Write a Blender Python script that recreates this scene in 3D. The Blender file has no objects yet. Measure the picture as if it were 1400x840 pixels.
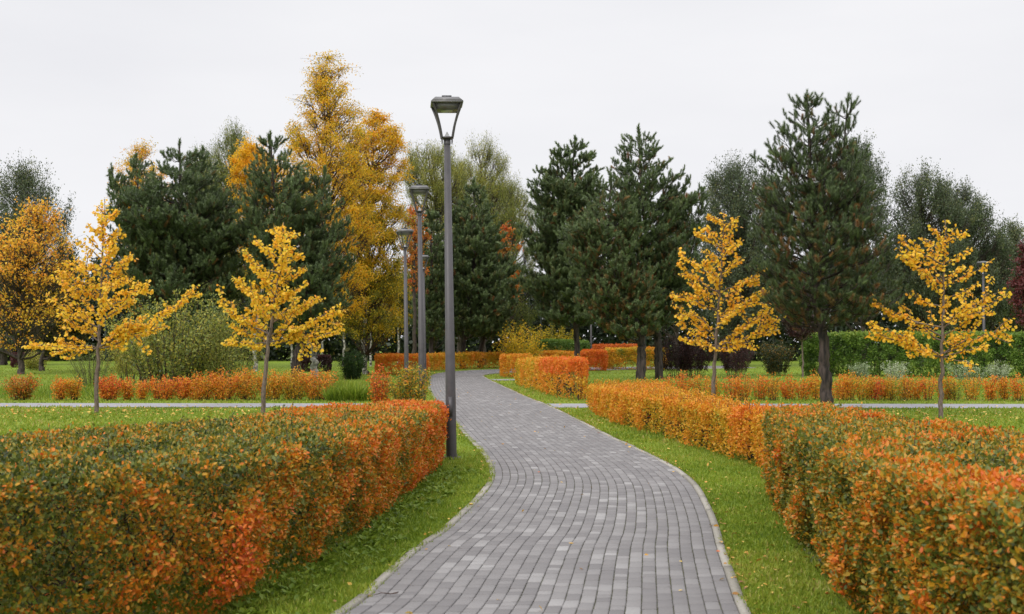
import bpy, math
import numpy as np
import zlib
from math import radians, pi, sin, cos
rng = np.random.default_rng(11)
SC = bpy.context.scene
COL = SC.collection
F, EYE = 1650.0, 1.7
TH = math.atan(45 / F)
CT, ST = cos(TH), sin(TH)

# ------------------------------------------------------------------ helpers
def ray(x, y):
    cx, cy = x - 700.0, 420.0 - y
    return np.array([cx, F * CT - cy * ST, F * ST + cy * CT])
def at(x, y, z):                       # point seen at pixel x, y at distance z
    d = ray(x, y)
    return np.array([0, 0, EYE]) + d * (z / d[1])
def gx(x, z):                          # X of pixel column x at distance z
    return (x - 700.0) / F * z
def U(a, b, n=None): return rng.uniform(a, b, n)
def nrm(v): return v / np.maximum(np.linalg.norm(v, axis=-1, keepdims=True), 1e-9)
def rdir(n): return nrm(rng.normal(size=(n, 3)))
class Noise:
    def __init__(s, scale, n=14):
        s.k = rng.normal(size=(n, 3)) / scale * 2.2; s.p = U(0, 6.28, n)
    def __call__(s, P):
        return np.sin(P @ s.k.T + s.p).mean(axis=1) * 2.2      # roughly -1..1
class Acc:
    def __init__(s): s.v = []; s.l = []; s.t = []; s.a = []; s.n = 0
    def add(s, V, Fc, tint=0.5):
        V = np.asarray(V, float).reshape(-1, 3); Fc = np.asarray(Fc, int)
        s.v.append(V); s.l.append((Fc + s.n).ravel()); s.t.append(np.full(len(Fc), Fc.shape[1]))
        s.a.append(np.broadcast_to(np.asarray(tint, float), (len(Fc),)).copy()); s.n += len(V)
    def build(s, name, mat, parent=None, loc=None, smooth=False):
        if not s.v: s.add(np.zeros((3, 3)), [[0, 1, 2]])
        V = np.concatenate(s.v); L = np.concatenate(s.l); T = np.concatenate(s.t); A = np.concatenate(s.a)
        if parent is not None: V = V - np.array(parent.location)
        elif loc is not None: V = V - np.array(loc)
        m = bpy.data.meshes.new(name)
        m.vertices.add(len(V)); m.vertices.foreach_set('co', V.astype(np.float32).ravel())
        m.loops.add(len(L)); m.loops.foreach_set('vertex_index', L.astype(np.int32))
        m.polygons.add(len(T))
        m.polygons.foreach_set('loop_start', (np.cumsum(T) - T).astype(np.int32))
        try: m.polygons.foreach_set('loop_total', T.astype(np.int32))
        except Exception: pass
        if smooth: m.polygons.foreach_set('use_smooth', np.ones(len(T), bool))
        m.update(calc_edges=True)
        at_ = m.attributes.new('tint', 'FLOAT', 'FACE'); at_.data.foreach_set('value', A.astype(np.float32))
        m.materials.append(mat)
        o = bpy.data.objects.new(name, m); COL.objects.link(o)
        if parent is not None: o.parent = parent
        elif loc is not None: o.location = loc
        return o
    def box(s, c, d, tint=.5, top=1.0, rot=0.0):
        x, y, z = np.array(d) / 2.0
        V = np.array([[-x, -y, -z], [x, -y, -z], [x, y, -z], [-x, y, -z], [-x * top, -y * top, z], [x * top, -y * top, z], [x * top, y * top, z], [-x * top, y * top, z]])
        R = np.array([[cos(rot), -sin(rot), 0], [sin(rot), cos(rot), 0], [0, 0, 1]])
        s.add(V @ R.T + np.array(c), [[0, 3, 2, 1], [4, 5, 6, 7], [0, 1, 5, 4], [1, 2, 6, 5], [2, 3, 7, 6], [3, 0, 4, 7]], tint)
    def tube(s, pts, rad, sides=6, tint=.5, cap=True, rough=0.0):
        P = np.asarray(pts, float); n = len(P); R = np.broadcast_to(np.asarray(rad, float), (n,))
        T = nrm(np.gradient(P, axis=0))
        up = np.array([0, 0, 1.0]) if abs(T[:, 2]).mean() < .8 else np.array([1.0, 0, 0])
        A = nrm(np.cross(T, up)); B = np.cross(T, A)
        a = np.arange(sides) / sides * 2 * pi
        rr = R[:, None] * (1 + (U(-rough, rough, (n, sides)) if rough else 0))
        V = P[:, None] + (A[:, None] * np.cos(a)[None, :, None] + B[:, None] * np.sin(a)[None, :, None]) * rr[..., None]
        i = np.arange(n - 1)[:, None] * sides; j = np.arange(sides)[None]
        j2 = (j + 1) % sides
        Fc = np.stack([i + j, i + j2, i + sides + j2, i + sides + j], -1).reshape(-1, 4)
        s.add(V, Fc, tint)
        if cap:
            k = s.n - n * sides
            s.v.append(np.zeros((0, 3)))
            s.l.append(np.arange(sides) + k + (n - 1) * sides); s.t.append(np.array([sides])); s.a.append(np.array([float(np.mean(tint))]))
    # leaves: template points (x along leaf, y across, z up), k faces each
    def leaves(s, P, D, N, size, tint, tmpl):
        TV, TF = tmpl; n = len(P)
        if n == 0: return
        D = nrm(D); S = nrm(np.cross(N, D)); N2 = np.cross(D, S)
        size = np.broadcast_to(size, (n,))
        V = P[:, None] + size[:, None, None] * (TV[None, :, 0, None] * D[:, None] + TV[None, :, 1, None] * S[:, None] + TV[None, :, 2, None] * N2[:, None])
        k = len(TV)
        Fc = (np.arange(n) * k)[:, None, None] + TF[None]
        s.add(V.reshape(-1, 3), Fc.reshape(-1, TF.shape[1]), np.repeat(np.broadcast_to(tint, (n,)), len(TF)))
OVATE = (np.array([[0, 0, 0], [.3, .27, .07], [.7, .23, .04], [1, 0, -.06], [.7, -.23, .04], [.3, -.27, .07]]), np.array([[0, 5, 4, 3], [0, 3, 2, 1]]))
DIAM = (np.array([[0, 0, 0], [.45, .3, .05], [1, 0, -.04], [.45, -.3, .05]]), np.array([[0, 3, 2, 1]]))
FAN = (np.array([[0, 0, 0], [.55, .5, .1], [1, .22, 0], [1, -.22, .03], [.55, -.5, .1]]), np.array([[0, 4, 3, 2, 1]]))
NARROW = (np.array([[0, 0, 0], [.5, .12, .03], [1, 0, -.05], [.5, -.12, .03]]), np.array([[0, 3, 2, 1]]))
BLADE = (np.array([[0, .06, 0], [0, -.06, 0], [.6, -.045, .07], [.6, .045, .07], [1, 0, .25]]), np.array([[0, 1, 2, 3], [3, 2, 4, 4]]))

def reseed(t):                         # each thing grows the same way whatever comes before it
    global rng
    rng = np.random.default_rng(zlib.crc32(t.encode()))
def root(name, loc, label, cat, group=None):
    reseed(label)
    o = bpy.data.objects.new(name, None); COL.objects.link(o); o.location = [float(v) for v in loc]
    o.empty_display_size = .3
    o['label'] = label; o['category'] = cat
    if group: o['group'] = group
    bpy.context.view_layer.update() if False else None
    return o
def struct(o, kind='structure', label=None, cat=None):
    o['kind'] = kind
    if label: o['label'] = label
    if cat: o['category'] = cat
    return o

# ------------------------------------------------------------------ materials
def newmat(name):
    m = bpy.data.materials.new(name); m.use_nodes = True
    nt = m.node_tree; nt.nodes.clear()
    return m, nt, nt.nodes.new, nt.links.new
def ramp(nt, stops, fac):
    r = nt.nodes.new('ShaderNodeValToRGB'); e = r.color_ramp.elements
    while len(e) > 1: e.remove(e[-1])
    e[0].position = stops[0][0]; e[0].color = (*stops[0][1], 1)
    for p, c in stops[1:]:
        x = e.new(p); x.color = (*c, 1)
    nt.links.new(fac, r.inputs[0]); return r.outputs[0]
def leafmat(name, stops, transl=.3, rough=.5, spec=.35):
    m, nt, N, L = newmat(name)
    a = N('ShaderNodeAttribute'); a.attribute_name = 'tint'
    c = ramp(nt, stops, a.outputs['Fac'])
    p = N('ShaderNodeBsdfPrincipled'); p.inputs['Roughness'].default_value = rough
    p.inputs['Specular IOR Level'].default_value = spec
    t = N('ShaderNodeBsdfTranslucent'); mx = N('ShaderNodeMixShader'); mx.inputs[0].default_value = transl
    o = N('ShaderNodeOutputMaterial')
    L(c, p.inputs['Base Color']); L(c, t.inputs['Color']); L(p.outputs[0], mx.inputs[1]); L(t.outputs[0], mx.inputs[2]); L(mx.outputs[0], o.inputs[0])
    return m
def barkmat(name, c1, c2, scale=12, stretch=.25, bump=.6, rough=.9):
    m, nt, N, L = newmat(name)
    tc = N('ShaderNodeTexCoord'); mp = N('ShaderNodeMapping'); mp.inputs['Scale'].default_value = (1, 1, stretch)
    no = N('ShaderNodeTexNoise'); no.inputs['Scale'].default_value = scale; no.inputs['Detail'].default_value = 6
    p = N('ShaderNodeBsdfPrincipled'); p.inputs['Roughness'].default_value = rough
    b = N('ShaderNodeBump'); b.inputs['Strength'].default_value = bump; b.inputs['Distance'].default_value = .02
    o = N('ShaderNodeOutputMaterial')
    L(tc.outputs['Object'], mp.inputs[0]); L(mp.outputs[0], no.inputs['Vector'])
    c = ramp(nt, [(.35, c1), (.62, c2)], no.outputs['Fac'])
    L(c, p.inputs['Base Color']); L(no.outputs['Fac'], b.inputs['Height']); L(b.outputs[0], p.inputs['Normal']); L(p.outputs[0], o.inputs[0])
    return m
def metalmat(name, c, rough=.5, metallic=.2):
    m, nt, N, L = newmat(name)
    tc = N('ShaderNodeTexCoord'); no = N('ShaderNodeTexNoise'); no.inputs['Scale'].default_value = 9; no.inputs['Detail'].default_value = 5
    p = N('ShaderNodeBsdfPrincipled'); p.inputs['Metallic'].default_value = metallic
    o = N('ShaderNodeOutputMaterial'); L(tc.outputs['Object'], no.inputs['Vector'])
    cc = ramp(nt, [(.3, tuple(v * .8 for v in c)), (.7, tuple(v * 1.15 for v in c))], no.outputs['Fac'])
    r = ramp(nt, [(.3, (rough - .1,) * 3), (.7, (rough + .12,) * 3)], no.outputs['Fac'])
    L(cc, p.inputs['Base Color']); L(r, p.inputs['Roughness']); L(p.outputs[0], o.inputs[0])
    return m
def tintmat(name, stops, rough=.85, nscale=60, namt=.35, bump=.3, spec=.3):
    m, nt, N, L = newmat(name)
    a = N('ShaderNodeAttribute'); a.attribute_name = 'tint'
    tc = N('ShaderNodeTexCoord'); no = N('ShaderNodeTexNoise'); no.inputs['Scale'].default_value = nscale; no.inputs['Detail'].default_value = 5
    ma = N('ShaderNodeMath'); ma.operation = 'MULTIPLY_ADD'; ma.inputs[1].default_value = namt; 
    sub = N('ShaderNodeMath'); sub.operation = 'SUBTRACT'; sub.inputs[1].default_value = .5
    p = N('ShaderNodeBsdfPrincipled'); p.inputs['Roughness'].default_value = rough; p.inputs['Specular IOR Level'].default_value = spec
    b = N('ShaderNodeBump'); b.inputs['Strength'].default_value = bump; b.inputs['Distance'].default_value = .004
    o = N('ShaderNodeOutputMaterial')
    L(tc.outputs['Object'], no.inputs['Vector']); L(no.outputs['Fac'], sub.inputs[0]); L(sub.outputs[0], ma.inputs[0]); L(a.outputs['Fac'], ma.inputs[2])
    c = ramp(nt, stops, ma.outputs[0])
    L(c, p.inputs['Base Color']); L(no.outputs['Fac'], b.inputs['Height']); L(b.outputs[0], p.inputs['Normal']); L(p.outputs[0], o.inputs[0])
    return m

M = {}
M['coton'] = leafmat('cotoneaster_leaf', [(0, (.028, .042, .010)), (.2, (.075, .10, .018)), (.38, (.17, .20, .028)), (.49, (.33, .26, .028)), (.57, (.60, .31, .022)), (.68, (.70, .21, .016)), (.82, (.64, .11, .022)), (.93, (.50, .09, .06)), (1, (.16, .03, .03))], .3, .45, .4)
M['orange'] = leafmat('orange_leaf', [(0, (.10, .16, .03)), (.15, (.28, .30, .03)), (.32, (.68, .42, .03)), (.5, (.74, .33, .03)), (.68, (.74, .22, .025)), (.85, (.75, .13, .03)), (1, (.5, .05, .03))], .35)
M['ginkgo'] = leafmat('ginkgo_leaf', [(0, (.55, .50, .05)), (.3, (.85, .62, .05)), (.7, (.95, .58, .05)), (1, (.92, .40, .04))], .4, .45)
M['birch'] = leafmat('birch_leaf', [(0, (.10, .14, .03)), (.3, (.30, .29, .03)), (.5, (.74, .52, .03)), (.8, (.92, .52, .025)), (1, (.85, .34, .02))], .4)
M['pine'] = leafmat('pine_needles', [(0, (.038, .055, .026)), (.4, (.098, .138, .056)), (.7, (.175, .235, .095)), (.82, (.18, .20, .08)), (.9, (.24, .16, .06)), (1, (.29, .14, .05))], .12, .5, .4)
M['willow'] = leafmat('willow_leaf', [(0, (.06, .09, .035)), (.4, (.14, .18, .05)), (.7, (.26, .29, .06)), (1, (.48, .42, .07))], .3)
M['greyleaf'] = leafmat('grey_green_leaf', [(0, (.04, .06, .035)), (.5, (.085, .115, .06)), (.8, (.14, .17, .075)), (1, (.26, .26, .09))], .25)
M['darkwood'] = leafmat('dark_wood_leaf', [(0, (.015, .025, .012)), (.6, (.04, .06, .025)), (.85, (.10, .10, .03)), (1, (.35, .18, .03))], .2)
M['hedgegreen'] = leafmat('green_hedge_leaf', [(0, (.018, .045, .012)), (.5, (.07, .14, .022)), (.8, (.19, .30, .045)), (1, (.34, .32, .05))], .25)
M['maroon'] = leafmat('maroon_leaf', [(0, (.018, .01, .012)), (.6, (.05, .022, .022)), (1, (.14, .03, .03))], .2)
M['rowan'] = leafmat('rowan_leaf', [(0, (.35, .2, .03)), (.5, (.68, .24, .03)), (1, (.6, .08, .03))], .35)
M['variegated'] = leafmat('variegated_leaf', [(0, (.10, .16, .05)), (.5, (.36, .42, .25)), (1, (.70, .72, .55))], .3)
M['grass'] = leafmat('grass_blade', [(0, (.05, .10, .014)), (.35, (.13, .21, .018)), (.65, (.25, .33, .032)), (.88, (.37, .40, .055)), (1, (.45, .38, .12))], .35, .5, .3)
M['fallen'] = leafmat('fallen_leaf', [(0, (.22, .10, .03)), (.4, (.62, .32, .05)), (.8, (.85, .6, .15)), (1, (.6, .15, .04))], .15)
M['pinebark'] = barkmat('pine_bark', (.010, .008, .007), (.075, .055, .047), 14, .18, 1.0)
M['pinebarkred'] = barkmat('upper_pine_bark', (.10, .035, .018), (.2, .08, .04), 14, .3, .8)
M['bark'] = barkmat('dark_bark', (.03, .022, .018), (.09, .07, .055), 18, .3)
M['youngbark'] = barkmat('young_bark', (.09, .065, .05), (.2, .15, .12), 30, .3)
M['birchbark'] = barkmat('birch_bark', (.03, .025, .022), (.6, .57, .52), 5, 1.5, .4)
M['stem'] = barkmat('stem_bark', (.03, .02, .015), (.10, .06, .045), 30, .3)
M['metal'] = metalmat('lamp_paint', (.085, .079, .083), .5, .25)
M['roofmetal'] = metalmat('lamp_roof_sky_sheen', (.17, .165, .165), .38, .2)  # lamp paint made lighter: the roof's sky reflection is put into the colour
M['metaldark'] = metalmat('lamp_dark', (.03, .03, .035), .45, .3)
M['lens'] = metalmat('lamp_lens', (.5, .5, .5), .3, .0)
M['paver'] = tintmat('concrete_pavers', [(0, (.10, .095, .10)), (.45, (.180, .170, .168)), (.62, (.235, .224, .220)), (.8, (.32, .31, .303)), (1, (.40, .385, .37))], .8, 55, .16, .4)
M['kerb'] = tintmat('kerb_concrete', [(0, (.14, .13, .10)), (.5, (.30, .28, .24)), (1, (.46, .43, .38))], .9, 40, .6, .6)

# ------------------------------------------------------------------ setting: path geometry
LW = np.array([(-2.6, -3), (-2.1, 1), (-1.55, 5), (-.99, 7.52), (-.89, 8.37), (-.71, 9.88), (-.57, 10.6), (-.42, 11.9), (-.26, 13.6), (-.21, 14.8), (-.255, 16.2), (-.44, 18.4), (-.73, 20.9), (-1.14, 24.8), (-1.7, 30), (-2.28, 35.5), (-2.85, 42), (-3.3, 48.4), (-3.65, 54), (-3.75, 57), (-3.6, 61), (-2.9, 64.5), (-1.5, 67.5), (1, 70.5), (6, 74), (14, 78)])
RW = np.array([(.5, -3), (.85, 1), (1.18, 5), (1.40, 7.52), (1.49, 8.37), (1.66, 9.88), (1.755, 10.6), (1.90, 11.9), (2.05, 13.6), (2.09, 14.8), (2.07, 16.2), (1.91, 18.4), (1.66, 20.9), (1.38, 24.8), (.96, 30), (.38, 35.5), (-.22, 42), (-.80, 48.4), (-1.25, 54), (-1.4, 56.5), (-1.3, 58.5), (-.9, 60.5), (0, 62.5), (2, 65.5), (7, 69), (15, 73)])
def catmull(P, m=10):
    P = np.vstack([2 * P[0] - P[1], P, 2 * P[-1] - P[-2]]); out = []
    for i in range(1, len(P) - 2):
        a, b, c, d = P[i - 1], P[i], P[i + 1], P[i + 2]
        for t in np.arange(m) / m:
            out.append(.5 * ((2 * b) + (c - a) * t + (2 * a - 5 * b + 4 * c - d) * t * t + (3 * b - a - 3 * c + d) * t ** 3))
    out.append(P[-2]); return np.array(out)
def smooth(P, it=6):
    for _ in range(it):
        P = P.copy(); P[1:-1] = .5 * P[1:-1] + .25 * (P[:-2] + P[2:])
    return P
LE, RE = smooth(catmull(LW), 12), smooth(catmull(RW), 12)
CE = (LE + RE) / 2
SE = np.concatenate([[0], np.cumsum(np.linalg.norm(np.diff(CE, axis=0), axis=1))])
def ppos(s, u):
    s = np.asarray(s, float); u = np.asarray(u, float)
    lx, ly = np.interp(s, SE, LE[:, 0]), np.interp(s, SE, LE[:, 1])
    rx, ry = np.interp(s, SE, RE[:, 0]), np.interp(s, SE, RE[:, 1])
    return np.stack([lx + (rx - lx) * u, ly + (ry - ly) * u], -1)

def noisy_ground(name, stops, scale, bump=.5, rough=.95, fine=80):
    m, nt, N, L = newmat(name)
    tc = N('ShaderNodeTexCoord')
    n1 = N('ShaderNodeTexNoise'); n1.inputs['Scale'].default_value = scale; n1.inputs['Detail'].default_value = 8; n1.inputs['Roughness'].default_value = .65
    n2 = N('ShaderNodeTexNoise'); n2.inputs['Scale'].default_value = fine; n2.inputs['Detail'].default_value = 4
    mi = N('ShaderNodeMix'); mi.data_type = 'FLOAT'; mi.inputs[0].default_value = .45
    p = N('ShaderNodeBsdfPrincipled'); p.inputs['Roughness'].default_value = rough; p.inputs['Specular IOR Level'].default_value = .2
    b = N('ShaderNodeBump'); b.inputs['Strength'].default_value = bump; b.inputs['Distance'].default_value = .02
    o = N('ShaderNodeOutputMaterial')
    L(tc.outputs['Object'], n1.inputs['Vector']); L(tc.outputs['Object'], n2.inputs['Vector'])
    L(n1.outputs['Fac'], mi.inputs[2]); L(n2.outputs['Fac'], mi.inputs[3])
    c = ramp(nt, stops, mi.outputs[0])
    L(c, p.inputs['Base Color']); L(n2.outputs['Fac'], b.inputs['Height']); L(b.outputs[0], p.inputs['Normal']); L(p.outputs[0], o.inputs[0])
    return m
M['lawn'] = noisy_ground('lawn_ground', [(.3, (.10, .15, .016)), (.5, (.17, .24, .022)), (.68, (.24, .31, .034))], .6)
M['joint'] = noisy_ground('joint_sand', [(.35, (.09, .09, .055)), (.5, (.15, .155, .075)), (.65, (.21, .20, .16))], 2, .3)
M['asphalt'] = noisy_ground('grey_walk', [(.3, (.24, .235, .25)), (.7, (.36, .35, .37))], 1.5, .3)

a = Acc(); n = 40
xs = np.linspace(-420, 420, n); ys = np.linspace(-60, 700, n)
X, Y = np.meshgrid(xs, ys); V = np.stack([X, Y, X * 0], -1).reshape(-1, 3)
idx = np.arange(n * n).reshape(n, n)
a.add(V, np.stack([idx[:-1, :-1], idx[:-1, 1:], idx[1:, 1:], idx[1:, :-1]], -1).reshape(-1, 4))
struct(a.build('lawn', M['lawn']))
# cross walk (two halves under the main path), and a far side branch
a = Acc()
def strip(P0, P1, w0, w1, z, seg=24):
    t = np.linspace(0, 1, seg)[:, None]; P0, P1 = np.array(P0, float), np.array(P1, float)
    C = P0 + (P1 - P0) * t; d = nrm(P1 - P0); nn = np.array([-d[1], d[0]]); w = (w0 + (w1 - w0) * t)
    wob = U(-.03, .03, (seg, 1))
    A = np.hstack([C + nn * w / 2 + nn * wob, np.full((seg, 1), z)]); B = np.hstack([C - nn * w / 2 - nn * wob, np.full((seg, 1), z)])
    V = np.vstack([A, B]); i = np.arange(seg - 1)
    a.add(V, np.stack([i + seg, i + seg + 1, i + 1, i], -1))
XW0, XW1 = (-40, 31.9), (40, 30.4)
strip(XW0, XW1, 1.75, 2.1, .012, 80)
struct(a.build('cross_walk', M['asphalt']))
a = Acc(); strip((-2.0, 51.2), (2.2, 51.5), 1.7, 1.7, .010, 10); struct(a.build('side_walk', M['asphalt']))
# main path: joint bed
a = Acc(); ss = np.arange(0, SE[-1], .25); k = len(ss)
A = ppos(ss, np.zeros(k)); B = ppos(ss, np.ones(k))
V = np.vstack([np.hstack([A, np.full((k, 1), .018)]), np.hstack([B, np.full((k, 1), .018)])]); i = np.arange(k - 1)
a.add(V, np.stack([i, i + k, i + k + 1, i + 1], -1)); struct(a.build('path_bed', M['joint']))
# pavers
NS = 24; recs = []
kz = .032
for j in range(NS):
    s = U(0, .2)
    L_ = []
    while s < SE[-1] - .4:
        l = .2 if rng.random() > .3 else .1
        L_.append((s, l)); s += l + .006
    L_ = np.array(L_); s0, s1 = L_[:, 0], L_[:, 0] + L_[:, 1]
    g = .0012
    u0 = np.full(len(s0), j / NS + g) + U(-.0006, .0006, len(s0)); u1 = np.full(len(s0), (j + 1) / NS - g) + U(-.0006, .0006, len(s0))
    recs.append(np.stack([s0, s1, u0, u1], 1))
R_ = np.concatenate(recs); nb = len(R_)
s0, s1, u0, u1 = R_.T; e, eu = .005, .0030
top = kz + U(-.0015, .0015, nb)
def crn(sa, ua, z): return np.hstack([ppos(sa, ua), z[:, None]])
lowz = np.full(nb, .019)
outer = [crn(s0, u0, lowz), crn(s0, u1, lowz), crn(s1, u1, lowz), crn(s1, u0, lowz)]
mid = [crn(s0, u0, top - .004), crn(s0, u1, top - .004), crn(s1, u1, top - .004), crn(s1, u0, top - .004)]
tl = U(-.0012, .0012, nb)
inn = [crn(s0 + e, u0 + eu, top + tl), crn(s0 + e, u1 - eu, top - tl), crn(s1 - e, u1 - eu, top - tl), crn(s1 - e, u0 + eu, top + tl)]
V = np.stack(outer + mid + inn, 1)
fc = np.array([[8, 9, 10, 11]] + [[x, (x + 1) % 4, (x + 1) % 4 + 4, x + 4] for x in range(4)] + [[x + 4, (x + 1) % 4 + 4, (x + 1) % 4 + 8, x + 8] for x in range(4)])
Fc = (np.arange(nb) * 12)[:, None, None] + fc[None]
nz = Noise(.9); Pm = ppos((s0 + s1) / 2, (u0 + u1) / 2); P3 = np.hstack([Pm, np.zeros((nb, 1))])
mask = nz(P3) * .25 + .22 - .7 * np.abs((u0 + u1) / 2 - .5) ** 1.5
tint = .47 + U(-.10, .10, nb) + np.where(rng.random(nb) < np.clip(mask + .08, .05, .6), U(.06, .22, nb), 0)
a = Acc(); a.add(V.reshape(-1, 3), Fc.reshape(-1, 4), np.repeat(tint, len(fc)))
struct(a.build('paved_path', M['paver']))
# kerbs
def kerb(side):
    a = Acc(); s = 0.0
    while s < SE[-1] - 1.1:
        q = np.linspace(s + .004, s + .996, 6); E = ppos(q, np.full(6, float(side))); O = ppos(q, np.full(6, 1.0 - side))
        d = nrm(E - O); w = .065; h = .040 + U(-.006, .006)
        A = E + d * .003; B = E + d * w
        V = np.vstack([np.hstack([A, np.full((6, 1), .0)]), np.hstack([A, np.full((6, 1), h)]), np.hstack([B, np.full((6, 1), h)]), np.hstack([B, np.full((6, 1), .0)])])
        i = np.arange(5); Q = []
        for r in range(3): Q.append(np.stack([i + r * 6, i + 1 + r * 6, i + 1 + (r + 1) * 6, i + (r + 1) * 6], -1))
        Q.append(np.array([[0, 6, 12, 18], [5, 23, 17, 11]]))
        a.add(V, np.vstack(Q), U(.3, .7)); s += 1.0
    return struct(a.build('kerb', M['kerb']))
kerb(0); kerb(1)

# ------------------------------------------------------------------ hedges
FOOT = []                              # footprints kept free of lawn blades
def resample(P, m):
    P = np.array(P, float); s = np.concatenate([[0], np.cumsum(np.linalg.norm(np.diff(P, axis=0), axis=1))]); t = np.linspace(0, s[-1], m)
    return np.stack([np.interp(t, s, P[:, i]) for i in range(P.shape[1])], 1)
def hedge(name, label, front, back, hts, mat, nleaf, size, tintf, group=None, lump=.06, shoots=0, stems=60, depth=.16, cat='hedge', tmpl=OVATE, bare=0.0, upw=.5, vert=1.0, tsd=.10):
    m = 60
    Fr, Bk = resample(front, m), resample(back, m); H = np.interp(np.linspace(0, 1, m), np.linspace(0, 1, len(hts)), hts)
    c = (Fr.mean(0) + Bk.mean(0)) / 2
    rt = root(name, (c[0], c[1], 0), label, cat, group)
    FOOT.append(np.vstack([Fr, Bk[::-1]]))
    nz1, nz2, nz3, nz4 = Noise(.55), Noise(1.6), Noise(.11 * max(1, size / .045), 24), Noise(.28, 20)
    def surf(t, w, v):                 # t along 0..1, w across 0..1 front to back, v height 0..1
        f = np.stack([np.interp(t * (m - 1), np.arange(m), Fr[:, i]) for i in (0, 1)], -1)
        b = np.stack([np.interp(t * (m - 1), np.arange(m), Bk[:, i]) for i in (0, 1)], -1)
        h = np.interp(t * (m - 1), np.arange(m), H)
        return np.hstack([f + (b - f) * w[:, None], (h * v)[:, None]])
    # choose faces: front, top, back, ends weighted by area
    Lf = np.linalg.norm(np.diff(Fr, axis=0), axis=1).sum(); W = np.linalg.norm(Fr - Bk, axis=1).mean(); h = H.mean()
    areas = np.array([Lf * h * 1.25, Lf * W, Lf * h * .7, W * h, W * h]); areas /= areas.sum()
    # equal picture density: weight near
    face = rng.choice(5, nleaf, p=areas)
    t = rng.random(nleaf); w = rng.random(nleaf); v = rng.random(nleaf) ** .85
    w = np.where(face == 0, 0, np.where(face == 2, 1, w)); v = np.where(face == 1, 1, v)
    t = np.where(face == 3, 0, np.where(face == 4, 1, t))
    P = surf(t, w, v)
    Ctr = surf(t, np.full(nleaf, .5), np.full(nleaf, .45))
    N = np.zeros((nleaf, 3))
    fb = surf(t, np.ones(nleaf), v * 0) - surf(t, np.zeros(nleaf), v * 0); fb = nrm(fb); tg = np.stack([-fb[:, 1], fb[:, 0], fb[:, 2] * 0], 1)
    tdir = nrm(surf(np.clip(t + .02, 0, 1), w * 0 + .5, v * 0) - surf(np.clip(t - .02, 0, 1), w * 0 + .5, v * 0))
    N[face == 0] = -fb[face == 0]; N[face == 2] = fb[face == 2]; N[face == 1] = (0, 0, 1); N[face == 3] = -tdir[face == 3]; N[face == 4] = tdir[face == 4]
    # round the edges
    rr = .10 * h + .02
    hh = surf(t, w, np.ones(nleaf))[:, 2]
    fromtop = np.clip(1 - (hh - P[:, 2]) / rr, 0, 1)
    wd = np.minimum(w, 1 - w) * W; fromside = np.clip(1 - wd / rr, 0, 1)
    sd = face != 1
    P[sd] -= N[sd] * (rr * (1 - np.sqrt(1 - fromtop[sd] ** 2 * .98)))[:, None] * .8
    tp = face == 1
    P[tp, 2] -= rr * (1 - np.sqrt(1 - fromside[tp] ** 2 * .98)) * .8
    lowin = np.clip(1 - P[:, 2] / (.28 * hh), 0, 1)         # thinner foot
    P[sd] -= N[sd] * (lowin[sd] * .12 * h)[:, None]
    keep = rng.random(nleaf) > lowin * (.55 + bare) * sd
    PV = P * [1, 1, vert]; n3, n4 = nz3(PV), nz4(PV)
    lumpv = np.where(N[:, 2] > .5, .45, 1) * (nz1(P) * lump + nz2(P) * lump * 1.2) + np.where(N[:, 2] > .5, .4, 1) * (n3 * .05 + n4 * .085) * (h / .9)
    dep = np.where(rng.random(nleaf) < .62, rng.exponential(.03, nleaf), rng.uniform(0, 1, nleaf) ** 1.4 * min(depth * 2, W * .5))
    keep &= ~((n3 + .8 * n4 < -.10) & (dep < .15) & (rng.random(nleaf) < np.where(N[:, 2] > .5, .45, .90)))
    P = P + N * (lumpv - dep)[:, None] + rng.normal(0, .018, (nleaf, 3))
    P[:, 2] = np.maximum(P[:, 2], .03)
    D = nrm(N * .6 + rdir(nleaf) * 1.2 + np.array([0, 0, upw])); NN = nrm(N * .55 + rdir(nleaf) * .95 + np.array([0, 0, .55]))
    tn = tintf(P, N, t, nz1(P), nz2(P)) + 1.25 * tsd * n4 + .9 * tsd * n3 + rng.normal(0, tsd * .72, nleaf)
    tn = np.where(tn > .66, .66 + (tn - .66) * .5, tn)
    tn = np.clip(tn, 0.01, .99)
    A = Acc(); s = size * U(.5, 1.3, nleaf) * np.where(rng.random(nleaf) < .04, 1.35, 1)
    A.leaves(P[keep], D[keep], NN[keep], s[keep], tn[keep], tmpl)
    B = Acc()
    for _ in range(shoots):            # unclipped shoots rising out of the top
        q = surf(U(0, 1, 1), U(.05, .95, 1), np.ones(1))[0]; L_ = U(.10, .24); q[2] -= .08; dv = nrm(np.array([U(-.25, .25), U(-.25, .25), 1.0])); e_ = q + dv * L_
        B.tube([q, e_], [.004, .002], 3, cap=False)
        k = int(L_ / .018); tt = np.linspace(.2, 1, k)[:, None]; PP = q + (e_ - q) * tt
        tb = tintf(PP, np.tile([0, 0, 1.0], (k, 1)), np.full(k, .5), nz1(PP), nz2(PP)) + rng.normal(0, .08, k)
        A.leaves(PP, nrm(rdir(k) + dv * .6), nrm(rdir(k) + [0, 0, 1]), size * U(.6, 1.1, k), np.clip(tb, 0, 1), tmpl)
    for _ in range(stems):
        t0 = U(0, 1, 1); g0 = surf(t0, U(.2, .8, 1), np.zeros(1))[0]
        for q in range(4):
            wv = U(0.02, .98, 1); e_ = surf(np.clip(t0 + U(-.4, .4) / max(Lf, .5), 0, 1), wv, U(.55, .97, 1))[0]
            mid_ = (g0 + e_) / 2 + [0, 0, -.05 * h] + rng.normal(0, .03, 3)
            B.tube([g0, mid_, e_], [.011, .007, .003], 4, cap=False)
    A.build('foliage', mat, rt)
    if stems > 30: B.build('branches', M['stem'], rt)
    return rt

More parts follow.
